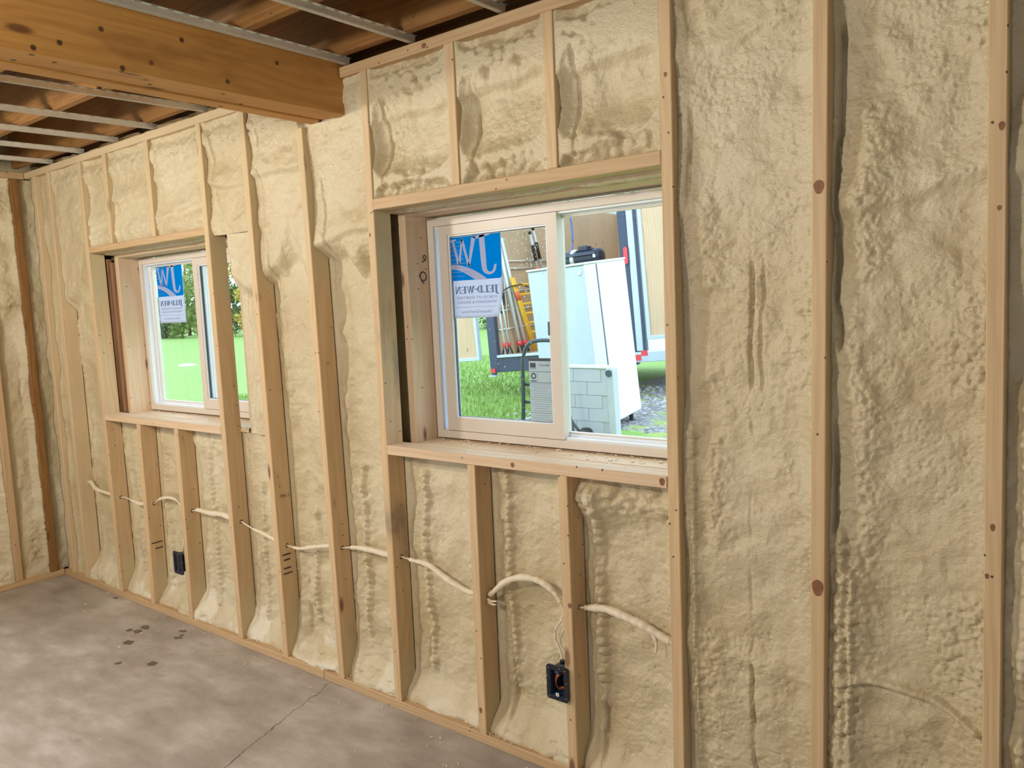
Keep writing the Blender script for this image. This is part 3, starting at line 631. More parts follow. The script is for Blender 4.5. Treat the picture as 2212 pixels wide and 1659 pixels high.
# rain drops on the nearer window's sash pane
rng = random.Random(5)
def drop_material():
    t = MT('rain_drop'); t.set(Base_Color=(0.95, 0.97, 1.0), Roughness=0.05); t.b.inputs['Specular IOR Level'].default_value = 0.8
    return t.m
M['drop'] = drop_material()
bm = bmesh.new()
for i in range(260):
    u = rng.random(); v = rng.random()
    x = -1.42 - abs(rng.gauss(0, .11)); z = 1.915 - abs(rng.gauss(0, .16))
    if i > 190: x = -1.88 + .45 * rng.random(); z = 1.2 + .7 * rng.random()
    if x < -1.885 or z < 1.2 or (x < -1.63 and z > 1.59): continue
    r = .0012 + .0016 * rng.random() ** 2
    bmesh.ops.create_icosphere(bm, subdivisions=1, radius=r, matrix=Matrix.Translation((x, .2725, z)) @ Matrix.Diagonal((1, .5, 1.3, 1)))
o = bm_obj('rain_drops', bm, M['drop'], WN2, True); o['kind'] = 'stuff'

# ---- brand sheets stuck on the panes (print reads mirrored from indoors)
def paper(name, col, alpha=0.75):
    t = MT(name); P = t.n('TexCoord').outputs['Object']; n = t.noise(P, 9, 3)
    d = t.n('BsdfDiffuse', {'Color': t.mix(n, tuple(c * .95 for c in col), col)}); tl = t.n('BsdfTranslucent', {'Color': col})
    mx = t.n('MixShader', {0: alpha}); t.nt.links.new(d.outputs[0], mx.inputs[1]); t.nt.links.new(tl.outputs[0], mx.inputs[2]); t.nt.links.new(mx.outputs[0], t.out.inputs[0])
    return t.m
M['sheet'] = paper('sticker_paper', (0.72, 0.76, 0.90), .5); M['blue'] = paper('sticker_blue', (0.0, 0.46, 0.92), .6); M['sheetw'] = paper('sticker_white', (0.80, 0.84, 0.96), .6)
M['navy'] = simple('sticker_ink', (0.10, 0.16, 0.34), 0.6); M['greyink'] = simple('sticker_grey_ink', (0.30, 0.33, 0.45), 0.6)
M['lbl'] = paper('energy_label_paper', (0.60, 0.66, 0.68), 0.5); M['lblink'] = simple('energy_label_ink', (0.05, 0.06, 0.08), 0.6)
def serif_glyph(ch):
    R_ = lambda a, b, c, d: [(a, b), (c, b), (c, d), (a, d)]
    if ch == 'J': return [R_(.32, .0, .58, 1), R_(.1, .94, .8, 1), [(.32, .02), (.58, .0), (.50, -.18), (.25, -.30), (.0, -.27), (.02, -.20), (.22, -.18)]], .8
    if ch == 'E': return [R_(.12, 0, .36, 1), R_(0, .94, .84, 1), R_(0, 0, .9, .06), R_(.36, .47, .64, .53), R_(.79, .78, .84, .95), R_(.84, .05, .9, .24), R_(.60, .38, .65, .62)], .95
    if ch == 'L': return [R_(.12, 0, .36, 1), R_(0, .94, .5, 1), R_(0, 0, .86, .06), R_(.80, .05, .86, .26)], .92
    if ch == 'D':
        o_ = [(.36 + .60 * math.sin(k * PI / 10), .5 + .5 * math.cos(k * PI / 10)) for k in range(11)]; i_ = [(.36 + .38 * math.sin(k * PI / 10), .5 + .44 * math.cos(k * PI / 10)) for k in range(11)]
        return [R_(.12, 0, .36, 1), R_(0, .94, .36, 1), R_(0, 0, .36, .06)] + [[o_[k], i_[k], i_[k + 1], o_[k + 1]] for k in range(10)], 1.02
    if ch == 'W': return [[(.08, 1), (.32, 1), (.56, .0), (.44, .0)], [(.44, 0), (.54, 0), (.74, 1), (.66, 1)], [(.62, 1), (.84, 1), (1.04, 0), (.94, 0)], [(.94, 0), (1.03, 0), (1.32, 1), (1.24, 1)], R_(0, .95, .42, 1), R_(1.12, .95, 1.42, 1)], 1.45
    if ch == 'N': return [R_(.14, 0, .22, 1), R_(.78, 0, .86, 1), [(.14, 1), (.36, 1), (.86, 0), (.72, 0)], R_(0, .95, .3, 1), R_(.66, .95, 1, 1), R_(.02, 0, .36, .05)], 1.05
    return [R_(.02, .46, .30, .58)], .36
def serif_word(T, word, x0, z0, wid, hgt, mat):
    G = [serif_glyph(c) for c in word]; tot = sum(a for _, a in G); k = wid / tot; cur = x0 + wid      # reads mirrored, so it runs right to left
    for polys, adv in G:
        bm = bmesh.new()
        for q in polys:
            pts = [(cur - px * k, z0 + pz * hgt) for px, pz in q]
            poly_prism(bm, pts, -.0034, -.0028)
        bm_obj('letter', bm, mat, T); cur -= adv * k
def brand_sheet(loc, w, h, label, full=True):
    """local x right, z down from the top-left corner, facing -y; outlines in 0..1 of width and height"""
    T = tag(empty('brand_sticker', loc), label, 'sticker')
    P = lambda u, v: (u * w, -v * h)
    # the sheet: a gently bowed sheet whose lower right corner curls away
    n, m = 14, 20; V = []; Fc = []
    for j in range(m + 1):
        for i in range(n + 1):
            u, v = i / n, j / m; c = max(0, u + v - 1.62) if full else 0
            V.append((u * w - c * .12 * w, -.0008 - 1.1 * c * c * .10, -v * h + c * .03 * h))
    for j in range(m):
        for i in range(n): a = j * (n + 1) + i; Fc.append((a, a + 1, a + n + 2, a + n + 1))
    sh = mesh_obj('sheet', V, Fc, M['sheet'], T, True)
    so = sh.modifiers.new('thickness', 'SOLIDIFY'); so.thickness = .0003
    y0, y1 = -.0016, -.0024
    bm = bmesh.new(); pts = [P(0.02, .015), P(.99, .015), P(.99, .46)]
    pts += [P(.99 - .05 + .05 * math.cos(a), .50 + .04 * math.sin(a)) for a in (0, .4, .8, 1.2, PI / 2)] + [P(.02, .54)]
    poly_prism(bm, pts[::-1], y0, y1); bm_obj('blue_panel', bm, M['blue'], T)
    def glyph(name, polys, mat=M['sheetw']):
        bm = bmesh.new()
        for q in polys: poly_prism(bm, [P(*a) for a in q][::-1], -.0026, -.0034)
        bm_obj(name, bm, mat, T)
    # seen from behind: the W stands left, the J right with its hook to the right
    glyph('logo_letter', [[(.03, .045), (.15, .035), (.15, .055), (.105, .058), (.215, .355), (.16, .36), (.065, .062), (.03, .065)],
                          [(.175, .345), (.255, .03), (.285, .03), (.215, .355)], [(.245, .05), (.285, .03), (.40, .37), (.36, .375)],
                          [(.365, .365), (.455, .03), (.535, .03), (.40, .375)]])
    hook = [(.60, .01), (.60, .05)] + [(.60, .06), (.615, .30), (.63, .40)]
    for k in range(9):
        a = PI - k * PI * 1.02 / 8; hook.append((.765 + .135 * math.cos(a), .405 + .085 * math.sin(a)))
    inner = [(.91, .37), (.87, .375)]
    for k in range(7):
        a = k * PI / 6; inner.append((.785 + .065 * math.cos(a), .405 + .055 * math.sin(a)))
    inner += [(.715, .30), (.70, .06), (.70, .012)]
    glyph('logo_letter', [hook + inner]); glyph('logo_bar', [[(.455, .03), (.80, .006), (.80, .026), (.535, .055)]])
    sw = [(.03, .36)] + [(.03 + .70 * k / 8, .345 + .20 * (k / 8) ** 2) for k in range(9)]
    sw += [(.50 - .47 * k / 8, .545 - .145 * math.sin(PI / 2 * k / 8)) for k in range(9)]
    glyph('logo_swoosh', [sw])
    def line(s, v, hgt, wd_, mat, u=.5): return text_mesh('lettering', s, hgt * h, mat, T, (u * w, -.0030, -v * h), True, wd_ * w)
    serif_word(T, 'JELD-WEN', .08 * w, -.70 * h, .85 * w, .085 * h, M['navy']); line('PORTES ET FENÊTRES', .755, .045, .78, M['greyink']); line('WINDOWS & DOORS', .81, .045, .76, M['greyink'])
    line('Collection Grand Format', .925, .05, .62, M['greyink'])
    box('rule', P(.06, .868)[:1] + (-.0030,) + P(.06, .868)[1:], (P(.94, .864)[0], -.0024, P(.94, .864)[1]), M['greyink'], T)
    for k in range(9): box('fine_print', (P(.04 + .01 * (k % 3), 0)[0], -.0042, P(0, .075 + k * .052)[1]), (P(.30 + .05 * (k % 2), 0)[0], -.0036, P(0, .071 + k * .052)[1]), M['greyink'], T)
    return T
brand_sheet((-1.908, .2665, 1.917), .268, .325, 'blue and white brand sheet on the sash beside rain drops')
brand_sheet((-4.290, .3035, 1.950), .290, .335, 'blue and white brand sheet on the farther window glass', False)
# energy label
T = tag(empty('energy_label', (-1.531, .2660, 1.435)), 'grey printed energy label low on the sliding sash', 'label')
def LB(name, x0, x1, z0, z1, mat, dy=0): return box(name, (x0 * .106, -.0026 - dy, -z1 * .245), (x1 * .106, -.0019 - dy, -z0 * .245), mat, T)
box('sheet', (0, -.0018, -.245), (.106, -.0004, 0), M['lbl'], T)
LB('heading_bar', 0, 1, 0, .045, M['lblink']); LB('emblem', .06, .30, .075, .145, M['lblink']); LB('emblem_caption', .06, .30, .15, .17, M['greyink'])
LB('rule', 0, 1, .205, .211, M['lblink']); LB('rule', 0, 1, .375, .381, M['lblink']); LB('divider', .36, .368, .21, .375, M['greyink'])
bm = bmesh.new(); ring_plate(bm, rrect(.195 * .106, -.275 * .245, .024, .024, .0119), rrect(.195 * .106, -.275 * .245, .014, .014, .0069), -.0026, -.0019); bm_obj('round_seal', bm, M['lblink'], T)
LB('seal_caption', .07, .32, .345, .360, M['lblink'])
text_mesh('lettering', 'Canada', .0125, M['lblink'], T, (.070, -.0026, -.105 * .245), False, .048)
for k in range(17):
    z = .40 + .034 * k
    if k in (6, 7, 13): LB('rule', 0, 1, z, z + .004, M['lblink'])
    else: LB('print_line', .06 + .06 * ((k * 7) % 3), .94 - .05 * ((k * 5) % 4), z, z + .007, M['greyink'])

# ================================================================== electrical boxes
def elec_box(x, z, label, wires, group=None):
    T = tag(empty('electrical_box', (x, -.006, z)), label, 'electrical box')
    w, h = .088, .122
    bm = bmesh.new(); ring_plate(bm, rrect(0, 0, w, h, .010), rrect(0, 0, .058, .094, .004), -.008, .0); bm_obj('flange', bm, M['box'], T)
    bm = bmesh.new(); ring_plate(bm, rrect(0, 0, .060, .096, .004), rrect(0, 0, .054, .090, .003), -.006, .062); bm_obj('housing', bm, M['boxrim'], T)
    box('back', (-.029, .058, -.047), (.029, .064, .047), M['box'], T)
    for s in (-1, 1): box('screw_tab', (-.009, -.007, s * .040 - .005), (.009, -.003, s * .040 + .005), M['boxrim'], T)
    for k, (dx, dz) in enumerate([(-.035, .050), (.034, .052), (-.033, -.052), (.036, -.046), (.040, .01), (-.039, .02), (.012, .055)]):
        bm = bmesh.new(); bmesh.ops.create_icosphere(bm, subdivisions=1, radius=.0016, matrix=Matrix.Translation((dx, -.0085, dz))); bm_obj('foam_speck', bm, M['coat'], T)
    if wires:
        for k in range(4):
            d = k * .004; pts = smoothpath([(.020 - d, .03, .034), (.004 - d * 1.2, -.002 + d, .026), (-.006 - d, -.004 + d, .0), (.003 - d, .0 + d, -.022), (.022 - d * .5, .02, -.018)], 5)
            tube('wire', pts, .0017, M['copper'], T, 6)
        box('label_patch', (-.006, -.0085, -.046), (.006, -.0075, -.034), M['vinylw'], T); box('label_dot', (-.0018, -.0090, -.042), (.0018, -.0084, -.038), M['ink'], T)
        bm = bmesh.new(); cyl(bm, (.006, .02, .062), (.006, .02, .074), .009, 10); bm_obj('cable_clamp', bm, M['box'], T)
    else:
        box('cover', (-.027, -.003, -.045), (.027, .003, .045), M['box'], T)
        box('cover_rib', (-.024, -.0045, .030), (.018, -.003, .038), M['box'], T); box('cover_rib', (.010, -.0045, -.040), (.014, -.003, .028), M['box'], T)
        bm = bmesh.new(); bmesh.ops.create_icosphere(bm, subdivisions=2, radius=.006, matrix=Matrix.Translation((0, -.004, -.042)) @ Matrix.Diagonal((1.3, .5, .9, 1))); bm_obj('foam_speck', bm, M['coat'], T)
    return T
elec_box(-1.256, .342, 'navy plastic electrical box with open front and copper wires', True)
elec_box(-3.735, .338, 'navy plastic electrical box with blank face under the farther window', False)

# ================================================================== foam-coated cables
def cable(label, spans, extra=()):
    T = tag(empty('electric_cable', spans[0][0][0]), label, 'cable'); L = T.location.copy()
    allp = []
    for ctrl, coat in spans: allp += smoothpath(ctrl, 8)
    dd = [allp[0]]
    for q in allp[1:]:
        if (q - dd[-1]).length > .004: dd.append(q)
    tube('sheath', [q - L for q in dd], .0042, M['cablew'], T, 8)
    for k, (ctrl, coat) in enumerate(spans):
        if not coat: continue
        a, b, r = coat; pts = smoothpath(ctrl, 14); n = len(pts); seg = pts[int(a * (n - 1)):int(b * (n - 1)) + 1]; rr = []
        g = random.Random(int(ctrl[0][0] * 1000)); ph = g.random() * 9
        for i in range(len(seg)):
            t = i / (len(seg) - 1); rr.append(r * (0.55 + .55 * math.sin(PI * min(1, max(0.06, t * 1.05))) ** .6 + .10 * math.sin(i * .37 + ph) + .07 * math.sin(i * 1.1 + 2 * ph) + .05 * (g.random() - .5)))
        o = tube('foam_coating', [q - L for q in seg], rr, M['coat'], T, 12)
        sb = o.modifiers.new('smooth', 'SUBSURF'); sb.levels = 1; sb.render_levels = 1
    for ctrl, r0 in extra:
        pts = smoothpath(ctrl, 6); tube('foam_drip', [q - L for q in pts], [r0 * (1 - .6 * i / len(pts)) for i in range(len(pts))], M['coat'], T, 8)
    return T
y = .046
cable('pale foam-coated cable between the corner and the blank-faced box', [
    ([(-4.890, .06, .640), (-4.82, .05, .648), (-4.74, .04, .618), (-4.61, .045, .607), (-4.49, y, .602), (-4.478, y, .601)], (.0, .75, .012)),
    ([(-4.438, y, .601), (-4.38, y, .605), (-4.29, y, .596), (-4.20, y, .590), (-4.10, y, .610), (-4.088, y, .611)], (.35, .80, .0115)),
    ([(-4.048, y, .611), (-3.97, y - .005, .648), (-3.87, y, .666), (-3.79, y, .655), (-3.742, .042, .60), (-3.742, .034, .46), (-3.742, .024, .398)], (.12, .50, .0085))])
cable('long foam-coated cable threaded between the two boxes', [
    ([(-3.722, .024, .398), (-3.715, .034, .50), (-3.710, .042, .59), (-3.698, y, .618), (-3.686, y, .622)], None),
    ([(-3.646, y, .622), (-3.58, y, .634), (-3.47, y, .632), (-3.36, y, .640), (-3.25, y, .628), (-3.233, y, .626)], (.15, .96, .0135)),
    ([(-3.193, y, .626), (-3.10, y, .604), (-3.02, y, .594), (-2.93, y, .578), (-2.88, y, .565), (-2.867, y, .563)], (.22, .90, .0095)),
    ([(-2.827, y, .563), (-2.74, y, .562), (-2.65, y, .582), (-2.55, y, .604), (-2.478, y, .615), (-2.465, y, .616)], (.12, .90, .0095)),
    ([(-2.425, y, .616), (-2.33, y, .632), (-2.24, y, .636), (-2.15, y, .634), (-2.105, y, .637), (-2.094, y, .638)], (.12, .92, .012)),
    ([(-2.054, y, .638), (-1.99, y, .634), (-1.90, y, .630), (-1.80, y - .004, .592), (-1.70, y, .562), (-1.65, y, .566), (-1.637, y, .568)], (.12, .88, .0115)),
    ([(-1.597, y, .568), (-1.572, y - .006, .585), (-1.50, y - .010, .642), (-1.42, y - .010, .672), (-1.34, y - .008, .668), (-1.285, y - .005, .632), (-1.262, y, .585), (-1.264, y, .55)], (.08, .80, .0125)),
    ([(-1.264, y, .55), (-1.285, y - .012, .515), (-1.288, y - .016, .480), (-1.272, y - .018, .45), (-1.258, y - .022, .42), (-1.254, y - .026, .402)], None)],
    extra=[([(-1.592, y - .010, .557), (-1.575, y - .014, .554), (-1.545, y - .016, .560)], .006), ([(-1.592, y - .010, .546), (-1.57, y - .014, .543), (-1.55, y - .016, .546)], .005)])
cable('drooping foam-coated cable from the open box stud onwards to the right', [
    ([(-1.244, y - .014, .402), (-1.258, y - .006, .435), (-1.278, y - .002, .465), (-1.268, y, .50), (-1.248, y + .006, .55), (-1.243, y + .004, .595), (-1.236, y, .606), (-1.231, y, .606)], None),
    ([(-1.190, y, .606), (-1.15, y, .613), (-1.08, y, .622), (-1.0, y - .005, .612), (-.93, y - .005, .595), (-.86, y, .568), (-.828, y, .562)], (.10, 1.0, .0140)),
    ([(-.788, y, .562), (-.70, .068, .570), (-.55, .080, .580), (-.43, .068, .588), (-.407, .066, .588)], None),
    ([(-.367, .066, .588), (-.28, .052, .602), (-.20, .050, .600), (-.11, .050, .583), (-.045, .049, .550), (-.008, .049, .524), (.003, .049, .518)], None),
    ([(.043, .049, .518), (.10, .05, .506), (.25, .055, .50)], None)],
    extra=[([(-.915, y - .004, .580), (-.900, y - .008, .560), (-.898, y - .008, .535), (-.905, y - .006, .515)], .007)])

# ================================================================== crumbs and shavings
M['chip'] = simple('wood_shaving', (0.72, 0.56, 0.38), 0.7); M['crumb'] = simple('foam_crumb', (0.80, 0.72, 0.55), 0.7)
def crumbs(name, spots, mat, label, cat, s0, s1, seed):
    g = random.Random(seed); bm = bmesh.new()
    for (x, yv, z) in spots:
        s = s0 + (s1 - s0) * g.random() ** 2
        m = Matrix.Translation((x, yv, z + s * .25)) @ Matrix.Rotation(g.random() * 6.28, 4, 'Z') @ Matrix.Rotation(g.uniform(-.5, .5), 4, 'X') @ Matrix.Diagonal((s * g.uniform(.8, 2.2), s * g.uniform(.4, .9), s * .4, 1))
        bmesh.ops.create_icosphere(bm, subdivisions=1, radius=.5, matrix=m)
    o = bm_obj(name, bm, mat); tag(o, label, cat, kind='stuff'); return o
g = random.Random(11)
sp = []
for i in range(420):
    x = g.uniform(-4.4, -.9); sp.append((x, g.uniform(.008, .05), .0385))
for cx in (-1.55, -2.39, -1.52, -1.6, -3.6, -3.15):
    for i in range(45): sp.append((cx + g.gauss(.02, .03), abs(g.gauss(.02, .012)) + .004, .0385 + abs(g.gauss(0, .004))))
crumbs('plate_crumbs', sp, M['chip'], 'wood shavings and foam crumbs lying along the bottom plate', 'debris', .003, .011, 2)
sp = [(g.uniform(-5.1, -.6), -abs(g.gauss(0, .10)) - .003, 0) for i in range(220)] + [(g.uniform(-4.6, -1.2), g.uniform(-2.2, -.1), 0) for i in range(110)]
crumbs('floor_crumbs', sp, M['crumb'], 'small pale chips scattered over the concrete floor', 'debris', .003, .012, 3)
sp = [(g.uniform(-2.0, -.9), .135 + g.random() * .11, 1.097) for i in range(90)] + [(g.uniform(-2.0, -.8), .248 - abs(g.gauss(0, .006)), 1.097) for i in range(70)] + [(g.uniform(-4.3, -3.3), .20 + g.random() * .04, 1.097) for i in range(40)]
crumbs('sill_crumbs', sp, M['crumb'], 'pale foam crumbs along the inside window sills', 'debris', .003, .013, 4)
# torn strip of tape at the header corner
tube_pts = smoothpath([(-2.066, -.004, 2.012), (-2.052, -.006, 2.018), (-2.03, -.004, 2.025), (-2.00, -.003, 2.024)], 5)
t_ = tube('foam_splinter', tube_pts, [.002 + .0012 * math.sin(i) ** 2 for i in range(len(tube_pts))], M['coat'], None, 6, .5); tag(t_, 'thin pale splinter sticking out at the window header corner', 'splinter')

# ================================================================== lamps on the joists (out of frame)
def bulb_material():
    t = MT('lit_bulb'); t.set(Base_Color=(1, .95, .85)); t.b.inputs['Emission Color'].default_value = (1, .86, .66, 1); t.b.inputs['Emission Strength'].default_value = 8; return t.m
M['bulb'] = bulb_material(); M['porcelain'] = simple('porcelain', (.8, .79, .76), .25)
def lamp(x, yv, power, color, label):
    T = tag(empty('ceiling_lamp_offscreen', (x, yv, CZ)), label, 'lamp', 'bare bulbs on the joists')
    bm = bmesh.new(); sweep(bm, [(0, 0, 0), (0, 0, -.02), (0, 0, -.05)], [.055, .052, .028], 20); bm_obj('lampholder', bm, M['porcelain'], T, True)
    bm = bmesh.new(); sweep(bm, [(0, 0, -.045), (0, 0, -.07), (0, 0, -.10), (0, 0, -.125), (0, 0, -.14)], [.014, .022, .031, .024, .006], 16); bm_obj('bulb', bm, M['bulb'], T, True)
    l = bpy.data.lights.new('bulb_light_offscreen', 'POINT'); l.energy = power; l.color = color; l.shadow_soft_size = .10
    lo = link(bpy.data.objects.new('bulb_light_offscreen', l), T); lo.location = (0, 0, -.25)
lamp(-3.5, -2.1, 98, (1.0, .935, .80), 'bare bulb in a porcelain holder beside the beam')
lamp(-1.7, -2.8, 106, (1.0, .935, .80), 'bare bulb in a porcelain holder far from the beam')

# ================================================================== OUTDOORS
GZ = 0.40
def grass_material():
    t = MT('lawn_grass'); P = t.n('NewGeometry').outputs['Position']
    n1 = t.noise(P, .35, 4); n2 = t.noise(P, 14, 4, .7)
    col = t.mix(n1, (0.15, 0.32, 0.055), (0.23, 0.36, 0.075)); col = t.mix(t.smooth(n2, .45, .75), col, (0.32, 0.46, 0.15))
    t.set(Base_Color=col, Roughness=.8); t.bump(n2, .8, .05); return t.m
M['grass'] = grass_material()
def gravel_material():
    t = MT('gravel_ground'); P = t.n('NewGeometry').outputs['Position']
    vo = t.n('TexVoronoi', {'Vector': P, 'Scale': 26.0}); g2 = t.smooth(t.noise(P, 2.2, 4), .52, .62)
    col = t.mix(t.n('SeparateColor', {0: vo.outputs['Color']}).outputs[0], (0.15, 0.145, 0.15), (0.38, 0.38, 0.40))
    col = t.mix(g2, col, (0.30, 0.40, 0.11)); t.set(Base_Color=col, Roughness=.85); t.bump(vo.outputs['Distance'], .8, .03); return t.m
M['gravel'] = gravel_material()
X, Yg = np.meshgrid(np.linspace(-75, 25, 130), np.concatenate([np.linspace(.34, 20, 50), np.linspace(21, 75, 40)]))
Zg = GZ + .05 * fbm(X * .2, Yg * .2, 5, 3) * sst(6, 16, Yg) 
o = grid_mesh('lawn_ground', X, Yg, Zg, 0 * X, M['grass'], None); tag(o, 'green mown lawn outside the windows', kind='structure')
# bank of earth hidden against the foundation is the ground itself; gravel yard beside the trailer
X, Yg = np.meshgrid(np.linspace(-6.6, 3, 90), np.linspace(3.4, 9.4, 60))
edge = .5 * fbm(X * .8, Yg * .8, 3, 3); inside = sst(0, .5, (X + 5.3 + .28 * (Yg - 6)) + edge) * sst(0, .4, Yg - 3.9 + edge)
o = grid_mesh('gravel_yard', X, Yg, GZ - .06 + .075 * inside + .006 * fbm(X * 6, Yg * 6, 4, 3), 0 * X, M['gravel'], None); tag(o, 'patchy gravel ground beside the tall white box', kind='structure')
rg = random.Random(21); bm = bmesh.new()
for i in range(700):
    xx = rg.uniform(-5.2, -2.6); yv = rg.uniform(4.3, 7.6); s = rg.uniform(.012, .035)
    if -4.55 < xx < -3.35 and 4.1 < yv < 5.15: continue
    bmesh.ops.create_icosphere(bm, subdivisions=1, radius=s, matrix=Matrix.Translation((xx, yv, GZ + .018)) @ Matrix.Rotation(rg.random() * 6, 4, 'Z') @ Matrix.Diagonal((1.2, .8, .55, 1)))
tag(bm_obj('gravel_stones', bm, simple('gravel_stone', (.40, .40, .42), .8, 0, .35, 3)), 'loose grey gravel stones near the white box', 'gravel', kind='stuff')
# grass blades on the nearer lawn
V = []; Fc = []
for i in range(26000):
    r = rg.random()
    yv = 3.2 + 9 * r * r; xx = rg.uniform(-9.5, -3.6) - .55 * (yv - 3)
    if xx > -5.3 - .28 * (yv - 6) and yv > 3.9: continue
    if -4.0 < xx < -2.95 and 2.8 < yv < 3.65: continue
    a = rg.random() * 6.28; h = rg.uniform(.035, .09); w = rg.uniform(.006, .014); lx, ly = rg.gauss(0, .02), rg.gauss(0, .02)
    k = len(V); V += [(xx - w * math.cos(a), yv - w * math.sin(a), GZ - .005), (xx + w * math.cos(a), yv + w * math.sin(a), GZ - .005), (xx + lx, yv + ly, GZ + h)]; Fc.append((k, k + 1, k + 2))
tag(mesh_obj('grass_blades', V, Fc, simple('grass_blade', (.25, .39, .09), .7, 0, .3, 2)), 'green grass blades on the lawn by the trailer', 'grass', kind='stuff')
o = tag(mesh_obj('flat_stone', [(math.cos(a) * r * 1.3, math.sin(a) * r, z) for z, r in ((0, .20), (.03, .19), (.05, .12)) for a in [2 * PI * k / 14 for k in range(14)]], [tuple(range(28, 42))] + [(j * 14 + k, j * 14 + (k + 1) % 14, (j + 1) * 14 + (k + 1) % 14, (j + 1) * 14 + k) for j in range(2) for k in range(14)], simple('pale_stone', (.62, .62, .66), .7)), 'pale flat stone lying on the far lawn', 'stone')
o.location = (-18.9, 8.66, GZ)

# ---- trees beyond the lawn
def leaf_mat(name, c): 
    t = MT(name); P = t.n('NewGeometry').outputs['Position']; n = t.noise(P, .9, 3); n2 = t.noise(P, 7, 2)
    col = t.mix(n, tuple(v * .7 for v in c), tuple(min(1, v * 1.3) for v in c)); col = t.mix(t.math('MULTIPLY', n2, .4), col, (c[0] * 1.5, c[1] * 1.25, c[2]))
    d = t.n('BsdfDiffuse', {'Color': col}); tl = t.n('BsdfTranslucent', {'Color': col}); mx = t.n('MixShader', {0: .4})
    t.nt.links.new(d.outputs[0], mx.inputs[1]); t.nt.links.new(tl.outputs[0], mx.inputs[2]); t.nt.links.new(mx.outputs[0], t.out.inputs[0]); return t.m
LM = [leaf_mat('green_leaves', (.20, .33, .11)), leaf_mat('yellow_leaves', (.55, .45, .13)), leaf_mat('dark_leaves', (.12, .24, .09)), leaf_mat('pale_leaves', (.36, .46, .20))]
M['bark'] = simple('bark', (.16, .12, .09), .9, 0, .3, 4)
def tree(x, yv, h, r, mi, label, seed, low=.12, n=1700, ls=.20):
    g = random.Random(seed); T = tag(empty('garden_tree' if h > 4 else 'garden_shrub', (x, yv, GZ - .05)), label, 'tree' if h > 4 else 'shrub', 'trees beyond the lawn' if h > 4 else 'shrubs beyond the lawn')
    tube('trunk', [(0, 0, 0), (.1 * g.uniform(-1, 1), 0, h * .35), (.3 * g.uniform(-1, 1), .1, h * .8)], [.05 * r, .04 * r, .012 * r], M['bark'], T, 8)
    cl = []
    for _ in range(34):
        a_ = g.random() * 6.28; d_ = r * .72 * g.random() ** .6; cl.append((d_ * math.cos(a_), d_ * math.sin(a_), h * g.uniform(low, .95), r * g.uniform(.24, .36)))
    V = []; Fc = []
    for i in range(n):
        cx, cy, cz, cr = cl[g.randrange(34)]; sc = 1.0 - .55 * abs(cz / h - .45)
        d = Vector((g.gauss(0, 1), g.gauss(0, 1), g.gauss(0, 1))).normalized() * cr * g.random() ** .4
        p = Vector((cx * sc + d.x, cy * sc + d.y, max(.1, cz + d.z)))
        rad = math.hypot(p.x, p.y); lim = r - 1.1 * ls
        if rad > lim: p.x *= lim / rad; p.y *= lim / rad
        a = Vector((g.gauss(0, 1), g.gauss(0, 1), g.gauss(0, 1))).normalized(); b = a.cross(Vector((.3, .2, 1))).normalized(); s = ls * g.uniform(.6, 1.4)
        k = len(V); V += [p - a * s, p + b * s * .6, p + a * s, p - b * s * .6]; Fc.append((k, k + 1, k + 2, k + 3))
    o = mesh_obj('foliage', V, Fc, LM[mi], T); o['kind'] = 'stuff'
tl = ['rounded green tree beyond the lawn', 'yellow autumn tree beyond the lawn', 'dark green bushy tree beyond the lawn', 'pale green loose tree beyond the lawn']
for i, (h, mi) in enumerate([(9, 0), (8, 3), (9, 1), (10, 2), (9, 1), (10, 0), (9, 3), (9, 2), (10, 0), (10, 3)]):
    x = -54 + 4.7 * i; tree(x, 24.9 + .33 * (x + 53), h, 2.3, mi, tl[mi], 100 + i, .08, 3400, .18)
sl = ['low green shrub at the lawn edge', 'low yellow shrub at the lawn edge', 'low dark green shrub at the lawn edge', 'low pale green shrub at the lawn edge']
for i in range(17):
    mi = (2, 0, 3, 2, 0, 2, 1)[i % 7]; x = -53 + i * 2.35
    tree(x, 19.6 + .33 * (x + 53) + (.5 if i % 2 else -.3), 2.7 + (i % 3) * .4, 1.15, mi, sl[mi], 200 + i, .05, 1700, .12)

# ---- enclosed trailer, rear doors open towards the house
def rotm(yaw, a, b): return Matrix.Rotation(yaw, 4, 'Z') @ Matrix.Rotation(a, 4, 'X') @ Matrix.Rotation(b, 4, 'Y')
TRM = Matrix.Translation((-6.483, 5.929, .733)) @ rotm(.113, .012, -.054)
M['slate'] = simple('trailer_slate_paint', (0.035, 0.055, 0.105), .4); M['alu'] = simple('trailer_aluminium', (.50, .57, .66), .35, .3, .06, 8)
M['ply'] = wood('trailer_plywood', (0.64, 0.47, 0.31), (0.55, 0.38, 0.24), nails=False); M['plypale'] = wood('door_plywood', (0.70, 0.50, 0.33), (0.54, 0.34, 0.20), nails=False)
M['red'] = simple('red_lens', (.75, .05, .07), .3); M['white'] = simple('white_paint', (.78, .80, .81), .35, 0, .04, 6); M['rubber'] = simple('black_rubber', (.02, .022, .025), .7)
def roof_mat():  # roof out of view, made translucent so sky light brightens the trailer inside
    t = MT('translucent_roof'); d = t.n('BsdfDiffuse', {'Color': (.9, .9, .9)}); tl_ = t.n('BsdfTranslucent', {'Color': (.95, .95, .95)}); mx = t.n('MixShader', {0: .75})
    t.nt.links.new(d.outputs[0], mx.inputs[1]); t.nt.links.new(tl_.outputs[0], mx.inputs[2]); t.nt.links.new(mx.outputs[0], t.out.inputs[0]); return t.m
TR = tag(empty('enclosed_trailer'), 'enclosed trailer with open plywood-lined rear doors on the lawn', 'trailer'); TR.matrix_world = TRM
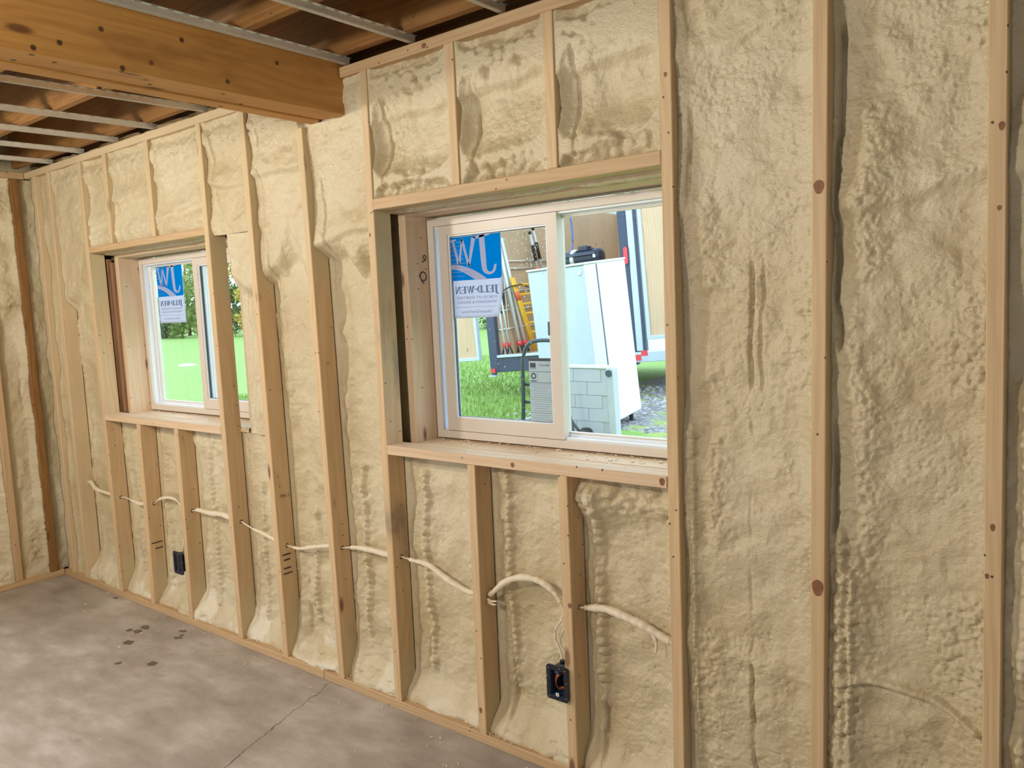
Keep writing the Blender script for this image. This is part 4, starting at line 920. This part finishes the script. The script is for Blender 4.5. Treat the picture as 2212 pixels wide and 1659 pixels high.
def tb(name, lo, hi, m, par=None, bev=0): return box(name, lo, hi, m, par or TR, bev)
tb('rear_post', (0, 0, 0), (.13, .09, 2.35), M['slate'], bev=.008); p_ = tb('rear_post', (1.985, 0, 0), (2.095, .09, 2.35), M['slate'], bev=.008)
tb('rear_jamb', (2.097, .0, .16), (2.185, .07, 2.3), M['alu'], bev=.006); tb('hinge_post', (2.187, -.01, .16), (2.225, .06, 2.3), M['slate'], bev=.005)
tb('rear_sill', (.13, 0, 0), (1.985, .10, .19), M['slate'], bev=.006); tb('rear_header', (.13, 0, 2.2), (1.985, .09, 2.35), M['slate'], bev=.006)
tb('step_lip', (.14, -.03, .19), (1.98, .10, .225), M['alu'], bev=.004); tb('rear_bumper', (2.0, -.03, .03), (3.2, .05, .15), M['alu'], bev=.006)
tb('floor_board', (.03, .10, .12), (2.15, 4.2, .20), M['ply']); tb('side_lining', (.06, .09, .2), (.11, 4.2, 2.3), M['ply']); tb('side_lining', (2.08, .09, .2), (2.13, 4.2, 2.3), M['ply'])
tb('front_lining', (.06, 4.15, .2), (2.13, 4.2, 2.3), M['ply']); tb('side_skin', (.0, .09, .05), (.05, 4.25, 2.35), M['white']); tb('side_skin', (2.14, .09, .05), (2.19, 4.25, 2.35), M['white'])
tb('roof', (0, .0, 2.36), (2.19, 4.25, 2.39), roof_mat()); tb('nose', (0, 4.2, .05), (2.19, 4.25, 2.35), M['white'])
def door(x0, x1, z0, m, side):
    D = tb('rear_door', (x0, -.02, z0), (x1, .02, 2.2), m)
    c = D.location; t = .045; fm = M['alu']
    for lo, hi in [((x0 - .005, -.04, z0 - .03), (x1 + .005, .03, z0 + t - .03)), ((x0 - .005, -.04, 2.2), (x1 + .005, .03, 2.25)), ((x0 - t, -.04, z0 - .03), (x0, .03, 2.25)), ((x1, -.04, z0 - .03), (x1 + t, .03, 2.25))]:
        f = box('door_edge', Vector(lo) - c, Vector(hi) - c, fm, D, .004)
    return D
door(-1.16, -.175, .20, M['plypale'], 0); door(2.30, 3.25, .32, M['plypale'], 1)
for (x, z, w, h) in [(2.066, 1.29, .05, .20)]:
    bm = bmesh.new(); poly_prism(bm, rrect(x, z, w * 1.5, h * 1.12, w * .74), -.012, .0); l0 = bm_obj('lamp_bezel', bm, M['slate'], TR)
    bm = bmesh.new(); poly_prism(bm, rrect(x, z, w, h, w * .49), -.024, -.012); bm_obj('tail_lamp', bm, M['red'], l0)
tb('reflector', (2.08, -.035, .05), (2.16, -.002, .12), M['red']); tb('reflector', (2.165, -.035, .105), (2.245, -.03, .165), M['red']); tb('reflector', (3.05, -.035, .1), (3.13, -.03, .16), M['red'])
tb('reflector', (.02, -.02, -.005), (.085, -.002, .05), M['red']); tb('jack_foot', (.0, -.06, -.05), (.11, .04, -.035), M['alu']); tb('jack_leg', (.03, -.02, -.04), (.08, .03, .0), M['slate'])
for x in (.12, 1.95):
    for yv in (1.9, 2.7):
        bm = bmesh.new(); sweep(bm, [(x - .09, yv, .0), (x - .07, yv, .0), (x + .07, yv, .0), (x + .09, yv, .0)], [.24, .31, .31, .24], 24); wh = bm_obj('tyre', bm, M['rubber'], TR, False)
        bm = bmesh.new(); cyl(bm, (x - .095, yv, .0), (x + .095, yv, .0), .17, 20); bm_obj('rim', bm, M['alu'], wh)

def world(pt): return TRM @ Vector(pt)
def long_pole(name, a, b, r, mat, label, group=None, foot=None, cat='pole'):
    A, B = world(a), world(b); T = tag(empty(name, A), label, cat, group)
    tube('shaft', [(0, 0, 0), (B - A) * .5, B - A], r, mat, T, 10)
    d = (B - A).normalized()
    if foot:
        tube('red_collar', [d * .10, d * .155], r * 1.55, M['red'], T, 10)
        F = T
        tube('foot_fork', [d * .11, d * .05 + Vector((-.03, 0, 0)), Vector((-.045, -.01, .0))], r * .8, M['rubber'], F, 8)
        tube('foot_fork', [d * .11, d * .05 + Vector((.03, 0, 0)), Vector((.045, -.01, .0))], r * .8, M['rubber'], F, 8)
    else: tube('end_cap', [(B - A) - d * .03, (B - A) + d * .006], r * 1.2, M['rubber'], T, 10)
    return T
M['polew'] = simple('aluminium_pole', (.66, .70, .71), .35, .35, .05, 9); M['yellow'] = simple('yellow_paint', (.85, .48, .03), .4); M['orange'] = simple('orange_paint', (.85, .16, .06), .4)
gp = 'thick pale poles with red collars inside the trailer'
long_pole('support_pole', (.20, .50, .22), (.20, .17, 1.75), .026, M['polew'], 'thick pale pole with red collar leaning inside the trailer', gp, True)
long_pole('support_pole', (.20, .64, .22), (.20, .26, 1.75), .026, M['polew'], 'thick pale pole with red collar leaning inside the trailer', gp, True)
gq = 'thin pale rods with red collars by the trailer post'
long_pole('thin_rod', (.20, .10, .22), (.20, .02, 1.1), .014, M['polew'], 'thin pale rod with red collar standing by the trailer post', gq, True)
long_pole('thin_rod', (.20, .22, .22), (.20, .10, 1.1), .014, M['polew'], 'thin pale rod with red collar standing by the trailer post', gq, True)
for k, (a, b) in enumerate([((.20, 1.19, 1.22), (.20, 1.02, 1.86)), ((.20, 1.32, 1.22), (.20, 1.12, 1.92))]):
    T = long_pole('grip_rod', a, b, .018, M['polew'], 'short pale rod with dark grip hung high in the trailer', 'short rods hung high in the trailer')
    A, B = world(a), world(b); tube('grip', [(B - A) * .38, (B - A) * .72], .024, M['rubber'], T, 8)
    if k == 0: tube('orange_band', [(B - A) * .12, (B - A) * .25], .023, M['orange'], T, 8)
# yellow ladder
A = world((.26, .74, .22)); T = tag(empty('yellow_ladder', A), 'yellow ladder with rungs leaning inside the trailer', 'ladder')
for dy in (0, .05): 
    a, b = world((.26, .74 + dy, .22)) - A, world((.26, .32 + dy, 1.22)) - A
    tube('rail', [a, (a + b) / 2, b], .022, M['yellow'], T, 8); tube('orange_mark', [a + (b - a) * .70, a + (b - a) * .82], .0225, M['orange'], T, 8)
for k in range(6):
    t = .25 + .13 * k; a, b = world((.26, .74 - .42 * t, .22 + t)) - A, world((.26, 1.25 - .30 * t, .22 + t + .02)) - A
    tube('rung', [a, b], .017, M['yellow'], T, 8)
a, b = world((.26, 1.25, .22)) - A, world((.26, .90, 1.3)) - A; tube('rail', [a, b], .022, M['yellow'], T, 8)
# black strap holding the tools, coiled hose, wall rack
pts = [world(q) for q in smoothpath([(.138, -.012, 1.0), (.20, -.006, 1.01), (.228, .03, 1.02), (.228, .12, 1.05), (.240, .28, 1.10), (.292, .38, 1.12), (.288, .50, 1.13), (.20, .78, 1.11), (.135, .95, 1.10)], 6)]
tag(tube('tie_strap', pts, .014, M['rubber'], None, 8, .5), 'black strap tied around the poles in the trailer', 'strap')
pts = [world((.155, .14 + .07 * math.cos(a) + .004 * a, .93 + .16 * math.sin(a))) for a in [k * .35 for k in range(46)]]
tag(tube('coiled_cable', pts, .009, M['rubber'], None, 6), 'thin coiled dark cable hanging by the trailer post', 'cable')
c0 = world((.12, .55, .3)); T = tag(empty('wall_rack', c0), 'grey wire rack fixed along the trailer side lining', 'rack')
for z in (.55, .80, 1.05, 1.35, 1.45): tube('rack_bar', [world((.13, .1, z)) - c0, world((.13, 1.7, z + .03)) - c0], .012, M['steel'], T, 6)
for yv in (.35, 1.1, 1.6): tube('rack_upright', [world((.125, yv, .25)) - c0, world((.125, yv, 1.5)) - c0], .012, M['steel'], T, 6)
# motor on its shelf
M['motor'] = simple('motor_paint', (.015, .025, .055), .35)
c0 = world((1.26, .52, 1.36)); T = tag(empty('electric_motor', c0), 'black finned electric motor standing behind the white box', 'motor'); T.rotation_euler = rotm(.113, .012, -.054).to_euler()
bm = bmesh.new(); sweep(bm, [(-.10, 0, .0), (-.09, 0, 0), (.16, 0, 0), (.17, 0, 0)], [.10, .105, .105, .10], 24); bm_obj('body', bm, M['motor'], T)
for k in range(12):
    a = k * PI / 6; bm = bmesh.new(); bm_box(bm, (-.08, -.004, .10), (.15, .004, .118), 0, Matrix.Rotation(a, 4, 'X')); bm_obj('fin', bm, M['motor'], T)
bm = bmesh.new(); sweep(bm, [(.17, 0, 0), (.21, 0, 0), (.25, 0, 0), (.265, 0, 0)], [.112, .112, .10, .06], 24); bm_obj('fan_cover', bm, M['motor'], T, True)
bm = bmesh.new(); sweep(bm, [(-.10, 0, 0), (-.115, 0, 0), (-.15, 0, 0), (-.165, 0, 0)], [.105, .125, .125, .10], 24); bm_obj('end_bell', bm, M['steel'], T, True)
bm = bmesh.new(); sweep(bm, [(-.165, 0, 0), (-.36, 0, 0)], [.105, .11], 20); bm_obj('pump_head', bm, M['motor'], T)
bm = bmesh.new(); bm_box(bm, (-.05, -.06, .09), (.09, .06, .155), .012); bm_obj('terminal_box', bm, M['motor'], T); box('foot', (-.10, -.10, -.137), (.16, .10, -.100), M['motor'], T); box('name_plate', (.175, -.1125, -.01), (.21, -.108, .04), M['steel'], T)
c1 = world((1.26, .52, .20)); T2 = tag(empty('motor_stand', c1), 'dark metal stand carrying the electric motor', 'stand')
for dx in (-.12, .15):
    for dy in (-.09, .09): tube('leg', [world((1.26 + dx, .52 + dy, .2)) - c1, world((1.26 + dx, .52 + dy, 1.22)) - c1], .015, M['slate'], T2, 6)
bm = bmesh.new(); bm_box(bm, (-.40, -.14, 1.19), (.22, .14, 1.225)); o = bm_obj('shelf', bm, M['slate'], T2); o.rotation_euler = rotm(.113, .012, -.054).to_euler(); o.location = world((1.26, .52, .2)) - c1
pts = [world(q) for q in smoothpath([(.83, 1.05, 2.36), (.86, 1.0, 2.05), (.90, .95, 1.85), (.92, .9, 1.62), (.92, .8, 1.46), (.95, .58, 1.40)], 8)]
tag(tube('blue_hose', pts, .014, simple('blue_hose', (.12, .20, .55), .4), None, 8), 'blue hose hanging down to the electric motor', 'hose')

# ---- tall white box (cold cabinet) leaning beside the trailer
FM = Matrix.Translation((-3.597, 4.294, GZ + .02)) @ rotm(.113, .074, -.061)
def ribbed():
    t = MT('ribbed_shade_blue'); P = t.n('TexCoord').outputs['Object']; s = t.n('SeparateXYZ', {0: P})
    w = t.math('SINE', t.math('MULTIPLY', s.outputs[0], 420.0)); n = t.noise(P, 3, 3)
    t.set(Base_Color=t.mix(n, (.50, .58, .72), (.62, .69, .80)), Roughness=.4); t.bump(w, .35, .004); return t.m  # front taken as white; its bluish shade is put into the base colour
def dirty_white():
    t = MT('scuffed_white_panel'); P = t.n('TexCoord').outputs['Object']; n = t.smooth(t.noise(t.mapv(P, (4, 4, 1.6)), 1.6, 5, .65), .55, .78); v = t.n('TexVoronoi', {'Vector': P, 'Scale': 14.0})
    col = t.mix(t.math('MULTIPLY', n, .45), (.78, .81, .80), (.44, .48, .50)); col = t.mix(t.math('LESS_THAN', v.outputs['Distance'], .045), col, (.15, .18, .2))
    t.set(Base_Color=col, Roughness=.4); return t.m
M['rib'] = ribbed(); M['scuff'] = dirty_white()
T = tag(empty('cold_cabinet'), 'tall white scuffed cabinet with ribbed front shaded blue beside the trailer', 'cabinet'); T.matrix_world = FM
w, d, h = .747, .65, 1.56
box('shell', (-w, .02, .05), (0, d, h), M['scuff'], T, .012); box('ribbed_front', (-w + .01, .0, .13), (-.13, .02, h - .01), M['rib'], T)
box('front_edge', (-.13, -.012, .06), (-.006, .02, h - .004), M['white'], T, .006); box('edge_groove', (-.012, -.006, .06), (-.004, .018, h - .01), M['slate'], T); box('top_cap', (-w - .006, -.012, h), (.006, d + .005, h + .02), M['white'], T, .005)
for k in range(6): box('grille_slat', (-.26, -.012, .02 + k * .018), (-.02, .004, .030 + k * .018), M['white'], T)
box('grille_back', (-.27, .004, .0), (-.015, .02, .13), M['slate'], T); box('red_reflector', (-.004, .03, .03), (.004, .10, .11), M['red'], T); box('lock', (-.20, -.012, h - .09), (-.165, .0, h - .055), M['steel'], T)
for s in (-.65, -.08):
    for yv in (.08, .55): 
        w0 = FM @ Vector((s, yv, 0)); zf = (GZ + .012 - w0.z)      # each foot reaches the ground although the cabinet leans
        bm = bmesh.new(); cyl(bm, (s, yv, min(zf, .03)), (s, yv, .06), .022, 10); bm_obj('foot', bm, M['rubber'], T)
# ---- low grey panel and hand truck in front of it
def block_mat():
    t = MT('grey_block_panel'); P = t.n('TexCoord').outputs['Object']; n = t.noise(P, 6, 4); t.set(Base_Color=t.mix(n, (.46, .47, .58), (.56, .57, .66)), Roughness=.55); return t.m
M['block'] = block_mat()
T = tag(empty('block_panel', (-3.46, 3.44, GZ)), 'low lilac-grey panel with brick-like courses propped before the cabinet', 'panel'); T.rotation_euler = (.06, 0, -.02)
box('core', (-.41, .0, .0), (.36, .05, .68), M['block'], T, .004); box('top_rail', (-.42, -.015, .68), (.40, .06, .70), M['white'], T, .003); box('side_rail', (.34, -.02, .0), (.405, .06, .68), M['block'], T, .005)
for r_ in range(6):
    for c_ in range(3):
        x0 = -.40 + c_ * .27 - (.13 if r_ % 2 else 0); x1 = x0 + .2665
        x0 = max(x0, -.405); x1 = min(x1, .335)
        if x1 - x0 > .02: box('block_course', (x0, -.008, .012 + r_ * .111), (x1, .002, .012 + r_ * .111 + .107), M['block'], T, .0015)
bm = bmesh.new(); cyl(bm, (.372, -.035, .645), (.372, -.01, .645), .028, 14); bm_obj('corner_knob', bm, M['gasket'], T)
M['htruck'] = simple('hand_truck_grey', (.05, .065, .09), .4, .3)
T = tag(empty('hand_truck', (-3.58, 3.2, GZ)), 'grey tubular hand truck with looped handle before the cabinet', 'hand truck')
loop = smoothpath([(-.30, .02, .08), (-.26, .0, .40), (-.235, -.02, .70), (-.215, -.02, .82), (-.145, -.02, .905), (.0, -.02, .925), (.12, -.02, .905), (.165, -.02, .82), (.155, -.02, .70), (.19, .0, .40), (.245, .02, .06)], 6)
tube('frame', loop, .017, M['htruck'], T, 10)
for z, a, b in [(.22, -.27, .21), (.40, -.255, .185), (.55, -.245, .165)]: tube('rung', [(a, .005, z), (b, .005, z)], .014, M['htruck'], T, 8)
tube('brace', [(.195, .0, .30), (.30, .10, .09)], .012, M['htruck'], T, 8); tube('axle', [(-.34, .09, .10), (.33, .09, .10)], .011, M['steel'], T, 8); box('toe_plate', (-.26, -.24, .0), (.22, .02, .012), M['htruck'], T)
for s in (-.33, .30):
    bm = bmesh.new(); sweep(bm, [(s - .03, .09, .10), (s - .02, .09, .10), (s + .02, .09, .10), (s + .03, .09, .10)], [.08, .10, .10, .08], 20); wh = bm_obj('wheel', bm, M['rubber'], T)
    bm = bmesh.new(); cyl(bm, (s - .034, .09, .10), (s + .034, .09, .10), .045, 14); bm_obj('hub', bm, M['red'], wh)
